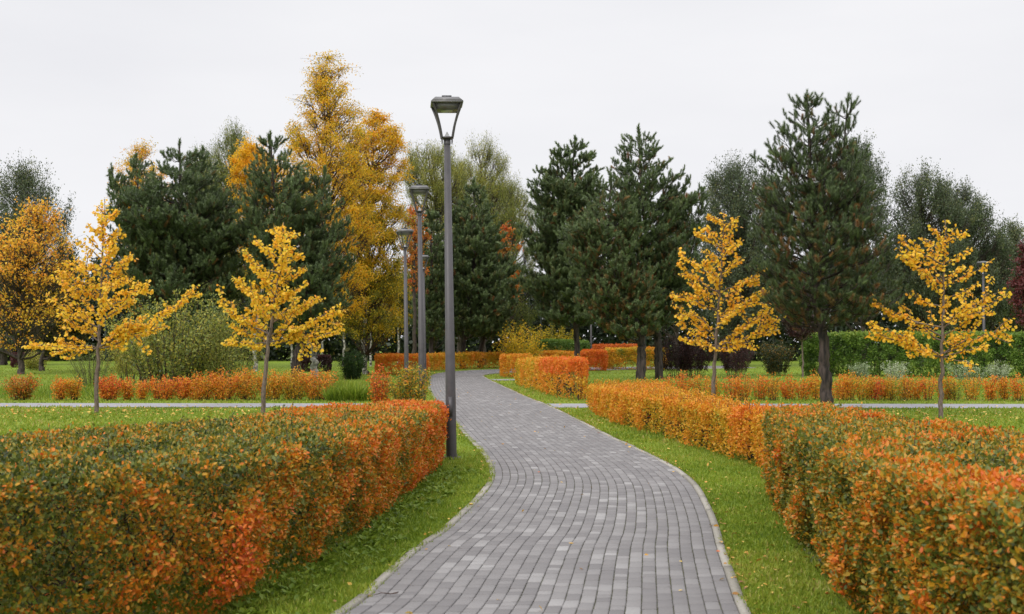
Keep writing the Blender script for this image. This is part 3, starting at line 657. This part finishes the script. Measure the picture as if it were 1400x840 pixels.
# golden birches
z = 55
leafy('birch_tree', 'tallest golden birch with a white trunk, rising above the pines', 'birch tree', z, 431,
      [(73, 440, 450), (100, 412, 480), (150, 398, 497), (200, 382, 508), (260, 366, 515), (330, 360, 520), (400, 380, 515), (440, 400, 490)], M['birch'], 230, 32000, .085, .62, .16, 'birchbark', .17, 'weep', sparse_top=.75, tgrad=-.05,
      trunkpts=[(gx(431, z), z, 0), (gx(430, z), z, 1.0), (gx(424, z), z, 1.8), (gx(430, z), z, 3.0)], group='golden birches')
leafy('birch_tree', 'broad golden birch between the tallest birch and the far lamp', 'birch tree', 60, 500,
      [(152, 508, 522), (180, 480, 552), (240, 452, 562), (300, 440, 564), (380, 440, 558), (440, 452, 556), (470, 465, 548)], M['birch'], 260, 44000, .09, .50, .17, 'birchbark', .15, 'weep', sparse_top=.6, tgrad=.45, group='golden birches')
leafy('birch_tree', 'yellow birch showing behind the leaning pine', 'birch tree', 66, 350,
      [(200, 322, 350), (240, 314, 395), (300, 316, 412), (360, 325, 410), (430, 340, 400)], M['birch'], 120, 20000, .1, .72, .1, 'birchbark', .13, 'round', group='golden birches')
leafy('birch_tree', 'thin pinkish yellow birch behind the broad dark pine', 'birch tree', 66, 195,
      [(200, 175, 200), (240, 150, 235), (300, 145, 250), (370, 150, 255), (430, 170, 240)], M['birch'], 90, 12000, .09, .68, .2, 'birchbark', .13, 'round', sparse_top=.5, group='golden birches')
for x, lb in [(399, 'slim white trunked birch just left of the maroon hedge'), (441, 'slim white trunked birch behind the maroon hedge'), (470, 'slim white trunked birch above the small dark shrub'), (507, 'slim white trunked birch left of the flat orange hedge'), (545, 'slim white trunked birch behind the flat orange hedge')]:
    leafy('young_birch', lb, 'birch tree', 78, x, [(385, x - 6, x + 6), (410, x - 20, x + 20), (440, x - 22, x + 22), (456, x - 12, x + 12)], M['birch'], 30, 3500, .1, .3, .2, 'birchbark', .09, 'round', group='slim birches behind the row')
# orange tree at left edge and dark neighbours
leafy('orange_tree', 'spreading orange leaved tree with a dark trunk at the left edge', 'tree', 60, 29,
      [(285, 40, 70), (310, -8, 92), (350, -35, 106), (400, -45, 108), (440, -40, 100), (478, -5, 70)], M['ginkgo'], 170, 4300, .135, .80, .2, 'bark', .2, 'round', sparse_top=.1)
leafy('dark_tree', 'dark grey green willow behind the orange leaved tree', 'tree', 82, 6,
      [(246, 20, 40), (262, -5, 70), (300, -50, 100), (380, -70, 112), (450, -60, 105), (475, -30, 80)], M['greyleaf'], 170, 30000, .12, .55, .2, 'bark', .3, 'up', sparse_top=.3, tmpl=NARROW if False else DIAM)
leafy('dark_tree', 'low brown leaved tree with a pale foot right of the orange tree', 'tree', 66, 58,
      [(375, 55, 75), (400, 40, 110), (440, 35, 125), (480, 55, 110)], M['darkwood'], 70, 12000, .1, .7, .2, 'bark', .17, 'round')
# olive willows behind
leafy('willow_tree', 'feathery olive willow rising behind the leaning pine', 'willow tree', 76, 315,
      [(185, 305, 325), (205, 285, 345), (250, 262, 362), (320, 255, 372), (400, 265, 365), (455, 280, 350)], M['willow'], 190, 38000, .12, .56, .16, 'bark', .22, 'up', sparse_top=.3, group='olive willows', tmpl=NARROW)
leafy('willow_tree', 'olive willow behind the far lamp heads', 'willow tree', 80, 592,
      [(210, 560, 612), (235, 548, 640), (290, 543, 655), (360, 545, 655), (430, 555, 645), (465, 570, 625)], M['willow'], 210, 40000, .12, .66, .16, 'bark', .22, 'up', sparse_top=.2, group='olive willows', tmpl=NARROW, tgrad=.15)
leafy('willow_tree', 'pointed olive willow right of the nearest lamp head', 'willow tree', 82, 662,
      [(206, 640, 668), (235, 615, 700), (270, 606, 720), (320, 602, 728), (390, 605, 722), (450, 620, 710)], M['willow'], 210, 40000, .12, .66, .16, 'bark', .22, 'up', sparse_top=.3, group='olive willows', tmpl=NARROW, tgrad=.15)
leafy('willow_tree', 'dark grey willow behind the third yellow tree', 'willow tree', 78, 1000,
      [(238, 985, 1040), (252, 968, 1062), (300, 948, 1085), (370, 945, 1090), (440, 960, 1070), (470, 980, 1050)], M['greyleaf'], 210, 40000, .11, .5, .18, 'bark', .22, 'up', sparse_top=.4, group='grey willows')
leafy('willow_tree', 'dark grey willow showing right of the big pine crown', 'willow tree', 76, 1180,
      [(205, 1150, 1182), (235, 1120, 1212), (300, 1100, 1232), (380, 1110, 1240), (440, 1130, 1220)], M['greyleaf'], 170, 28000, .11, .5, .18, 'bark', .2, 'up', sparse_top=.4, group='grey willows')
leafy('willow_tree', 'tall grey willow behind the rightmost yellow tree', 'willow tree', 78, 1258,
      [(250, 1228, 1285), (265, 1215, 1312), (300, 1200, 1335), (360, 1200, 1335), (430, 1215, 1325), (462, 1230, 1310)], M['greyleaf'], 210, 34000, .11, .55, .18, 'bark', .22, 'up', sparse_top=.5, group='grey willows')
leafy('willow_tree', 'grey willow behind the right lamp', 'willow tree', 80, 1325,
      [(266, 1285, 1330), (290, 1275, 1358), (340, 1270, 1388), (400, 1280, 1390), (460, 1300, 1370)], M['greyleaf'], 190, 30000, .11, .55, .18, 'bark', .2, 'up', sparse_top=.5, group='grey willows')
leafy('willow_tree', 'lower olive grey willow at the right edge', 'willow tree', 82, 1392,
      [(318, 1370, 1405), (345, 1352, 1440), (400, 1345, 1460), (460, 1365, 1430)], M['greyleaf'], 140, 22000, .11, .72, .18, 'bark', .2, 'up', sparse_top=.4, group='grey willows')
leafy('willow_tree', 'olive willow filling the gap between the pines right of the nearest lamp', 'willow tree', 88, 700,
      [(262, 690, 712), (290, 670, 735), (340, 655, 745), (400, 655, 745), (460, 670, 730)], M['willow'], 150, 22000, .12, .58, .16, 'bark', .2, 'up', sparse_top=.3, group='olive willows', tmpl=NARROW)
leafy('willow_tree', 'light olive willow between the two nearest lamp heads', 'willow tree', 90, 628,
      [(232, 605, 650), (255, 590, 680), (300, 575, 700), (380, 570, 705), (450, 590, 690)], M['willow'], 170, 28000, .12, .74, .16, 'bark', .2, 'up', sparse_top=.1, group='olive willows', tmpl=NARROW)
leafy('willow_tree', 'olive green willow rising behind the broad dark pine', 'willow tree', 80, 262,
      [(218, 262, 290), (245, 235, 310), (300, 215, 330), (380, 215, 330), (450, 230, 315)], M['willow'], 150, 24000, .12, .5, .16, 'bark', .2, 'up', sparse_top=.3, group='olive willows', tmpl=NARROW)
leafy('willow_tree', 'low grey willow between the paired pines and the third yellow tree', 'willow tree', 86, 925,
      [(285, 915, 940), (320, 890, 965), (380, 880, 980), (450, 890, 965)], M['greyleaf'], 120, 18000, .11, .5, .18, 'bark', .2, 'up', sparse_top=.3, group='grey willows')
leafy('rowan_tree', 'orange red rowan behind the bluish pines in the centre', 'rowan tree', 76.5, 690,
      [(312, 682, 698), (340, 662, 715), (380, 665, 716), (410, 675, 712)], M['rowan'], 30, 1500, .13, .35, .3, 'bark', .12, 'round', group='rowans')
leafy('rowan_tree', 'small red rowan behind the far lamp heads', 'rowan tree', 67, 566,
      [(285, 560, 572), (310, 550, 585), (350, 545, 590), (400, 550, 590)], M['rowan'], 30, 1300, .12, .35, .3, 'bark', .12, 'round', group='rowans')
leafy('red_maple', 'dark red leaved tree cut off by the right edge', 'tree', 48, 1404,
      [(340, 1402, 1412), (370, 1390, 1430), (410, 1387, 1435), (445, 1392, 1425)], M['maroon'], 50, 4000, .1, .95, .12, 'bark', .1, 'round')
leafy('plum_tree', 'small dark plum tree on a pale stem left of the tall hedge', 'tree', 54, 1097,
      [(395, 1085, 1105), (415, 1068, 1120), (445, 1068, 1118), (462, 1085, 1105)], M['maroon'], 50, 7000, .08, .5, .2, 'youngbark', .05, 'round')

# yellow ginkgos: leaf sausages along the branches
def ginkgo(label, z, bx, topx, topy, crown_y, tips, nr=15, trunk=.055, tint=.5, dens=1.0):
    base = np.array([gx(bx, z), z, 0.0]); top = at(topx, topy, z)
    rt = root('yellow_tree', base, label, 'ginkgo tree', 'young yellow trees'); A, B = Acc(), Acc()
    H0 = at(700, crown_y, z)[2]
    K = catmull(np.vstack([base, base * [1, 1, 0] + [(top[0] - base[0]) * .25, 0, H0], (base + top) / 2 + [(top[0] - base[0]) * .1, 0, H0 * .25], top]), 8)
    K[2:-1] += rng.normal(0, .012, K[2:-1].shape)
    B.tube(K, trunk * np.linspace(1, .1, len(K)) ** .8, 8, rough=.06)
    segs = []
    def kp(h): return np.array([np.interp(h, K[:, 2], K[:, 0]), np.interp(h, K[:, 2], K[:, 1]), h])
    def br(p0, p1, r, depth=0):
        L_ = np.linalg.norm(p1 - p0); t = np.linspace(0, 1, 7)[:, None]; C = p0 + (p1 - p0) * t
        C[:, 2] += np.sin(t[:, 0] * pi) * L_ * U(-.06, .03); C[1:-1] += rng.normal(0, .022 * L_, (5, 3))
        B.tube(C, np.linspace(r, .004, 7), 4, cap=False)
        segs.append((C, L_, .12 if depth == 0 else 0))
        if depth < 2:
            for q in range(int(L_ * (2.4 if depth == 0 else 1.4)) + (rng.random() < .5)):
                f = U(.3, .9); i = int(f * 6); a0 = C[i]; d = nrm(C[min(i + 1, 6)] - C[i])
                dd = nrm(d + rng.normal(0, .5, 3) + [0, 0, .15]); br(a0, a0 + dd * L_ * U(.22, .42), r * .6, depth + 1)
    for (tx, ty) in tips:
        p1 = at(tx, ty, z + U(-.4, .4)); L_ = abs(p1[0] - kp(p1[2])[0])
        h0 = np.clip(p1[2] - L_ * U(.3, .6) - .1, H0 + .02, top[2] - .3)
        br(kp(h0), p1, .012 + .008 * L_)
    for q in range(nr):                              # branches towards and away from the viewer
        f = q / nr; h = H0 + (top[2] - H0) * (f * .93 + .02); R = (1 - f) ** .75 * .95 + .15; an = q * 2.4 + U(-.4, .4)
        p0 = kp(h); sc_ = .85 if abs(cos(an)) > .7 else 1.1
        br(p0, p0 + np.array([cos(an) * R * sc_, sin(an) * R * sc_, R * U(.45, .8) + .1]) * U(.7, 1.05), .012 + .008 * R)
    segs.append((K[int(len(K) * .55):], np.linalg.norm(K[int(len(K) * .55)] - K[-1]), 0))
    for C, L_, s0 in segs:
        n_ = int(L_ * 72 * dens); q = U(s0, 1.0, n_); m = len(C) - 1; k = np.minimum((q * m).astype(int), m - 1); f = q * m - k
        P0 = C[k] + (C[k + 1] - C[k]) * f[:, None]
        if np.mean(P0[:, 2]) > 0:
            keep = rng.random(n_) < np.clip(.35 + 1.2 * q, 0, 1); P0 = P0[keep]; n_ = len(P0)
        out = nrm(rdir(n_) * [1, 1, .7] + [0, 0, -.1]); P = P0 + out * U(.01, .05, (n_, 1))
        A.leaves(P, nrm(out + [0, 0, -.45]), nrm(rdir(n_) + [0, -.3, .6]), .072 * U(.6, 1.25, n_), np.clip(tint + rng.normal(0, .2, n_), 0, 1), FAN)
    B.build('trunk', M['youngbark'], rt); A.build('crown', M['ginkgo'], rt); return rt
ginkgo('leftmost young yellow tree on the lawn, its right branch reaching towards the pine', 28.2, 133, 143, 272, 478,
       [(130, 290), (163, 288), (118, 308), (172, 318), (105, 330), (183, 352), (100, 352), (180, 380), (82, 372), (200, 392), (64, 402), (232, 428), (254, 411), (72, 380), (90, 432), (215, 438), (78, 462), (60, 470), (165, 466), (188, 440), (112, 395), (40, 472)], tint=.6, nr=18, dens=1.15)
ginkgo('second young yellow tree from the left, its low branches reaching right', 27.6, 360, 388, 304, 470,
       [(372, 312), (408, 318), (348, 328), (412, 345), (335, 350), (402, 368), (318, 380), (420, 385), (330, 395), (440, 408), (299, 410), (345, 412), (472, 424), (455, 447), (322, 448), (308, 470), (432, 438), (395, 400), (330, 432), (410, 455), (345, 478), (462, 452)], tint=.52, nr=18, dens=1.15)
ginkgo('young yellow tree left of the big pine, third from the left', 28.9, 974, 990, 288, 478,
       [(968, 295), (1004, 300), (950, 318), (1015, 330), (930, 346), (1018, 352), (928, 362), (1048, 366), (940, 385), (1052, 392), (916, 400), (1035, 405), (918, 415), (1060, 436), (932, 462), (1045, 428), (925, 440), (1030, 466), (1002, 480), (952, 450), (1000, 425), (1062, 445)], tint=.62)
ginkgo('rightmost young yellow tree with long level branches before the green hedge', 26.3, 1285, 1292, 300, 490,
       [(1275, 312), (1322, 318), (1262, 330), (1326, 342), (1230, 328), (1240, 345), (1345, 365), (1228, 350), (1372, 396), (1256, 372), (1335, 388), (1190, 412), (1240, 400), (1378, 402), (1186, 440), (1210, 425), (1384, 446), (1200, 455), (1340, 425), (1350, 470), (1232, 468), (1336, 500), (1270, 478), (1320, 455), (1195, 450)], nr=9, tint=.66, dens=.8)

# the far wood behind everything
reseed('wood'); a = Acc(); b = Acc(); n = 170000
nzw = Noise(7); X = U(-75, 75, n); Yw = U(96, 112, n); top_ = 7.2 + 2.0 * nzw(np.stack([X, X * 0, X * 0], 1))
Zw = U(0, 1, n) ** .8 * top_; P = np.stack([X, Yw, Zw], 1)
a.leaves(P, rdir(n), rdir(n), U(.3, .6, n), np.clip(.4 + .25 * Noise(3)(P) + rng.normal(0, .15, n), 0, 1), DIAM)
for q in range(160):
    x = U(-70, 70); y = U(95, 111); a.tube([(x, y, 0), (x + U(-.3, .3), y, 5)], [.16, .06], 5, tint=.05)
struct(a.build('far_wood', M['darkwood']), 'stuff', 'dark mass of distant woodland closing the view behind all the trees', 'woodland')

# ------------------------------------------------------------------ lamps
def lamp(label, x, z, H=5.23, rot=.25, lean=.015, w=.46):
    base = np.array([gx(x, z), z, 0.0]); rt = root('street_lamp', base, label, 'street lamp', 'street lamps')
    h = .655 * H / 5.23; ph = H - h
    A = Acc(); o = base
    A.tube([o + [0, 0, 0], o + [0, 0, .9], o + [0, 0, ph]], [.076, .073, .045], 20); A.build('pole', M['metal'], rt, smooth=True)
    A = Acc(); A.tube([o + [0, 0, 0], o + [0, 0, .03]], [.13, .13], 20)
    for q in range(4): A.tube([o + [cos(q * 1.57 + .8) * .105, sin(q * 1.57 + .8) * .105, .03], o + [cos(q * 1.57 + .8) * .105, sin(q * 1.57 + .8) * .105, .055]], [.012, .012], 6)
    A.build('base_plate', M['metal'], rt)
    A = Acc(); A.box(o + [0, -.0745, .75], (.06, .012, .28)); A.build('hatch', M['metal'], rt)
    cr, sr = cos(rot), sin(rot); R = np.array([[cr, -sr, 0], [sr, cr, 0], [0, 0, 1]])
    def tr(p): return o + R @ np.array(p, float)
    A = Acc(); A.tube([o + [0, 0, ph - .06], o + [0, 0, ph + .03]], [.052, .052], 14)
    A.box(o + [0, 0, ph + .03], (.17, .17, .022), rot=rot)
    for sx in (-1, 1):
        for sy in (-1, 1): A.tube([tr((sx * .072, sy * .072, ph - .045)), tr((sx * .072, sy * .072, ph + .03))], [.008, .01], 6)
    A.build('bracket', M['metal'], rt)
    for sx in (-1, 1):
        for sy in (-1, 1):
            A = Acc(); t = np.linspace(0, 1, 9); r = .078 + (w * .44 - .078) * (t * .55 + .45 * t ** 2.2)
            A.tube([tr((sx * r[i], sy * r[i], ph + .035 + t[i] * (h - .185))) for i in range(9)], [.019] * 9, 6, cap=False)
            A.build('arm', M['metal'], rt)
    A = Acc(); zc = H - .145
    A.box(o + [0, 0, zc + .010], (w, w, .020), rot=rot); A.box(o + [0, 0, zc + .053], (w * .985, w * .985, .064), rot=rot, top=.74)
    A.box(o + [0, 0, zc - .045], (w * .70, w * .70, .088), rot=rot, top=1.16)
    A.build('canopy', M['roofmetal'], rt)
    A = Acc(); A.box(o + [0, 0, zc + .105], (w * .30, w * .30, .038), rot=rot); A.build('cap', M['metaldark'], rt)
    A = Acc(); A.box(o + [0, 0, zc - .095], (w * .36, w * .40, .010), rot=rot); A.build('lens', M['lens'], rt)
    A = Acc(); A.tube([o + [0, 0, ph + .042], o + [0, 0, ph + .12]], [.045, .006], 12); A.build('cone', M['lens'], rt)
    rt.rotation_euler = (0, -lean, 0); return rt
lamp('nearest and tallest looking grey street lamp at the end of the left hedge', 617.5, 17.3, rot=.09)
lamp('second nearest grey street lamp, its foot hidden by the orange shrubs', 577.5, 27.2, rot=.1)
lamp('slim looking grey street lamp left of the second one, before the golden birch', 556.5, 37.8, rot=.4)
lamp('far grey street lamp whose head shows just right of the second pole', 581, 49.5, rot=.2)
lamp('single grey street lamp at the far right behind the tall hedge', 1345, 57.5, H=5.5, rot=.6, lean=0)
lamp('distant grey street lamp post among the pines beyond the orange hedges', 808, 80, rot=.3, lean=0)

# ------------------------------------------------------------------ grass, weeds and fallen leaves
def inpoly(P, poly):
    x, y = P[:, 0], P[:, 1]; c = np.zeros(len(P), bool); n = len(poly); j = n - 1
    for i in range(n):
        xi, yi = poly[i]; xj, yj = poly[j]
        cond = ((yi > y) != (yj > y)); 
        with np.errstate(divide='ignore', invalid='ignore'): c ^= cond & (x < (xj - xi) * (y - yi) / (yj - yi) + xi)
        j = i
    return c
PATHPOLY = np.vstack([ppos(np.arange(0, SE[-1], .5), np.full(len(np.arange(0, SE[-1], .5)), -.022)), ppos(np.arange(0, SE[-1], .5), np.full(len(np.arange(0, SE[-1], .5)), 1.022))[::-1]])
def free(P, pad=0):
    k = ~inpoly(P, PATHPOLY)
    yc = np.interp(P[:, 0], [-40, 40], [31.9, 30.4]); hw = np.interp(P[:, 0], [-40, 40], [.88, 1.05])
    k &= np.abs(P[:, 1] - yc) > hw - pad
    k &= ~((P[:, 0] > -1) & (P[:, 0] < 14) & (np.abs(P[:, 1] - 51.8) < .9))
    return k
def field(n, z0, z1, pw=2.0):
    # density falls with distance
    q = rng.random(n); z = (z0 ** (1 - pw) + q * (z1 ** (1 - pw) - z0 ** (1 - pw))) ** (1 / (1 - pw)) if pw != 1 else z0 * (z1 / z0) ** q
    x = U(-1, 1, n) * z * .44 + 0; return np.stack([x, z], 1)
reseed('grass'); a = Acc(); nzg = Noise(.35); nzb = Noise(1.8)
def blades(P2, hh, wid_scale, tbase=.5):
    n = len(P2); P = np.hstack([P2, np.zeros((n, 1))]); z = P[:, 1]
    c = nzg(P); cb = nzb(P)
    D = nrm(rng.normal(0, .42, (n, 3)) * [1, 1, 0] + [0, 0, 1]); Nn = nrm(rdir(n) * [1, 1, .1])
    size = hh * (1 + .35 * c) * U(.5, 1.25, n)
    t = tbase + .14 * c + .13 * cb + rng.normal(0, .13, n) + np.where(rng.random(n) < .03, .35, 0)
    TV, TF = BLADE; TV = TV.copy(); TV[:, 1] *= wid_scale
    a.leaves(P, D, Nn, size, np.clip(t, 0, 1), (TV, TF[:1]))
    # add tips as triangles
    a2n = n; D_, S_ = D, nrm(np.cross(Nn, D)); N2 = np.cross(D_, S_)
    p = lambda v: P + size[:, None] * (v[0] * D_ + v[1] * S_ + v[2] * N2)
    V = np.stack([p(TV[3]), p(TV[2]), p(TV[4])], 1).reshape(-1, 3); a.add(V, np.arange(n * 3).reshape(-1, 3), np.clip(t, 0, 1))
P = field(260000, 6.0, 30.5, 2.0); ed = LW
xr_ = np.interp(P[:, 1], RE[:200, 1], RE[:200, 0]); xl_ = np.interp(P[:, 1], LE[:200, 1], LE[:200, 0])
near = ((P[:, 0] > xr_) & (P[:, 0] < xr_ + 2.6)) | ((P[:, 0] < xl_) & (P[:, 0] > xl_ - 2.2)); P = P[near & free(P)]
for f in FOOT[:2]: P = P[~(inpoly(P, f) & (np.abs(P[:, 0]) > 2.6))]
blades(P, .05, 1.4, .58)
Q = field(340000, 6.5, 75, 1.45); Q = Q[free(Q)]; 
for f in FOOT[:2]: Q = Q[~inpoly(Q, f)]
qn = Q[:, 1] < 20; blades(Q[qn], .05, 1.8, .61); blades(Q[~qn], .06, 4.0, .64)
# ragged grass creeping over both kerbs
for side, cnt in ((0, 40000), (1, 12000)):
    s = U(7, 60, cnt) ** 1.0; e_ = ppos(s, np.full(cnt, float(side))); o_ = ppos(s, np.full(cnt, 1. - side)); d = nrm(e_ - o_)
    E = e_ + d * (rng.normal(.085 if side else .045, .025, (cnt, 1)) + (.03 * nzg(np.hstack([e_, e_[:, :1] * 0])))[:, None]); blades(E, .05, 1.6, .62)
struct(a.build('grass', M['grass']), 'stuff', 'short mown green lawn grass on both sides of the path', 'grass')
# tall meadow grass in the gap of the left row and beyond the row
a = Acc()
n = 9000; P2 = np.stack([U(gx(452, 34), gx(512, 34), n), U(33.4, 35.6, n)], 1); blades(P2, .42, .5, .62)
n = 9000; P2 = np.stack([U(gx(800, 40), gx(1400, 40), n), U(35, 46, n)], 1); blades(P2, .3, .5, .5)
n = 5000; P2 = np.stack([U(gx(0, 40), gx(460, 40), n), U(35, 40, n)], 1); blades(P2, .3, .5, .5)
struct(a.build('tall_grass', M['grass']), 'stuff', 'taller uncut meadow grass behind the shrub rows', 'grass')
# broad leaved weeds under the near left hedge
a = Acc(); cnt = 420
s = U(9.5, 19, cnt); e_ = ppos(s, np.zeros(cnt)); hx = np.interp(e_[:, 1], [7.48, 9.26, 10.2, 12.3, 15.2, 17.2], [-1.72, -1.42, -1.30, -1.17, -.98, -.98])
W_ = np.stack([hx + rng.exponential(.16, cnt) - .03, e_[:, 1]], 1); W_ = W_[free(W_)]
for p in W_:
    k = 9; an = U(0, 6.28, k); D = np.stack([np.cos(an), np.sin(an), U(.2, .9, k)], 1)
    a.leaves(np.tile([p[0], p[1], .01], (k, 1)) + D * .02, D, nrm(np.stack([-np.cos(an) * .3, -np.sin(an) * .3, np.ones(k)], 1)), U(.03, .07, k), np.clip(.42 + rng.normal(0, .12, k), 0, 1), OVATE)
struct(a.build('weeds', M['grass']), 'stuff', 'broad leaved weeds growing along the foot of the left hedge', 'weeds')
# fallen leaves
a = Acc()
def litter(P2, size, zf=.05, tm_=.5):
    n = len(P2); P = np.hstack([P2, U(.6, 1.0, (n, 1)) * zf])
    D = nrm(rng.normal(size=(n, 3)) * [1, 1, .25]); a.leaves(P, D, nrm(rng.normal(0, .35, (n, 3)) + [0, 0, 1]), size * U(.6, 1.2, n), np.clip(rng.normal(tm_, .25, n), 0, 1), OVATE)
P = field(1500, 7, 30, 1.5); xr_ = np.interp(P[:, 1], RE[:200, 1], RE[:200, 0])
P = P[(P[:, 0] > xr_ + .05) & (P[:, 0] < xr_ + 1.2)]; litter(P, .045, .05)
cnt = 420; s = U(9, 45, cnt); sd_ = (rng.random(cnt) < .6).astype(float); e_ = ppos(s, sd_); o_ = ppos(s, 1 - sd_); litter(e_ + nrm(e_ - o_) * rng.normal(.08, .05, (cnt, 1)), .045, .045, .35)
cnt = 120; s = U(9, 45, cnt); litter(ppos(s, U(.02, .98, cnt)), .045, .038, .55)
cnt = 40; litter(np.stack([1.66 + rng.normal(.1, .10, cnt), 8.7 + rng.normal(0, .7, cnt)], 1), .042, .05, .55)
for bx, z in ((133, 28.2), (360, 27.6), (975, 28.9), (1285, 26.3)):
    cnt = 260; q = np.stack([gx(bx, z) + rng.normal(0, 1.9, cnt), z + rng.normal(0, 1.3, cnt)], 1); litter(q[free(q)], .07, .07, .6)
q = np.stack([U(-14, 14, 500), U(22, 36, 500)], 1); litter(q[free(q)], .065, .07, .5)
cnt = 120; q = np.stack([U(-14, 14, cnt), np.interp(U(0, 1, cnt), [0, 1], [30.2, 32.0])], 1); litter(q, .06, .02, .5)
struct(a.build('fallen_leaves', M['fallen']), 'stuff', 'yellow and orange fallen leaves scattered on lawn and path', 'fallen leaves')

a = Acc(); p = at(530, 822, 7.9); p[2] = .045; pts = np.array([[-.09, -.02, 0], [-.04, .012, .008], [.02, 0, .004], [.07, .02, .012]]) + p
a.tube(pts, [.002, .003, .004, .003], 5); a.tube([pts[2], pts[2] + [.05, -.03, .01]], [.003, .0015], 4, tint=.4)
a.tube([pts[1], pts[1] + [-.03, .04, .006]], [.002, .001], 4)
tw = a.build('twig', M['stem'], loc=p); tw['label'] = 'small dark forked twig lying on the pavers at the near left path edge'; tw['category'] = 'twig'

# ------------------------------------------------------------------ sky, light, camera
w = bpy.data.worlds.new('World'); SC.world = w; w.use_nodes = True; nt = w.node_tree; nt.nodes.clear(); N = nt.nodes.new; L = nt.links.new
sky = N('ShaderNodeTexSky'); sky.sky_type = 'NISHITA'; sky.sun_disc = False; sky.sun_elevation = radians(38); sky.sun_rotation = radians(-140); sky.dust_density = 4; sky.air_density = 1.2
bw = N('ShaderNodeRGBToBW'); L(sky.outputs[0], bw.inputs[0])
tc = N('ShaderNodeTexCoord'); mp = N('ShaderNodeMapping'); mp.inputs['Scale'].default_value = (1, 1, 3.5); L(tc.outputs['Generated'], mp.inputs[0])
no = N('ShaderNodeTexNoise'); no.inputs['Scale'].default_value = 2.2; no.inputs['Detail'].default_value = 5; no.inputs['Roughness'].default_value = .5; L(mp.outputs[0], no.inputs['Vector'])
cl0 = ramp(nt, [(.3, (8.5, 8.55, 8.95)), (.75, (9.7, 9.7, 9.95))], no.outputs['Fac'])
sx = N('ShaderNodeSeparateXYZ'); L(tc.outputs['Generated'], sx.inputs[0])     # an overcast sky is brightest overhead
gr = ramp(nt, [(0, (1, 1, 1)), (.28, (1, 1, 1)), (.9, (2.1, 2.1, 2.1))], sx.outputs['Z'])
mg = N('ShaderNodeMix'); mg.data_type = 'RGBA'; mg.blend_type = 'MULTIPLY'; mg.clamp_result = False; mg.inputs[0].default_value = 1; L(cl0, mg.inputs[6]); L(gr, mg.inputs[7]); cl = mg.outputs[2]
mi = N('ShaderNodeMix'); mi.data_type = 'RGBA'; mi.inputs[0].default_value = .95; L(bw.outputs[0], mi.inputs[6]); L(cl, mi.inputs[7])
bg = N('ShaderNodeBackground'); bg.inputs[1].default_value = .1; L(mi.outputs[2], bg.inputs[0])
wo = N('ShaderNodeOutputWorld'); L(bg.outputs[0], wo.inputs[0])
sl = bpy.data.lights.new('sun', 'SUN'); sl.energy = 1.5; sl.angle = radians(14); sl.color = (1, .96, .9)
so = bpy.data.objects.new('sun', sl); COL.objects.link(so); so.rotation_euler = (radians(48), 0, radians(-38))
cam = bpy.data.cameras.new('camera'); co = bpy.data.objects.new('camera', cam); COL.objects.link(co)
co.location = (0, 0, EYE); co.rotation_euler = (pi / 2 + TH, 0, 0)
cam.sensor_width = 36; cam.sensor_fit = 'HORIZONTAL'; cam.lens = 36 * F / 1400; cam.clip_end = 2000; cam.clip_start = .05
cam.dof.use_dof = True; cam.dof.focus_distance = 24; cam.dof.aperture_fstop = 4.5
SC.camera = co
SC.view_settings.view_transform = 'Standard'; SC.view_settings.look = 'None'; SC.view_settings.exposure = 0; SC.view_settings.gamma = 1
SC.cycles.max_bounces = 6; SC.cycles.diffuse_bounces = 3; SC.cycles.glossy_bounces = 2; SC.cycles.transmission_bounces = 3
SC.cycles.sample_clamp_indirect = 6
print('polys', sum(len(m.polygons) for m in bpy.data.meshes))
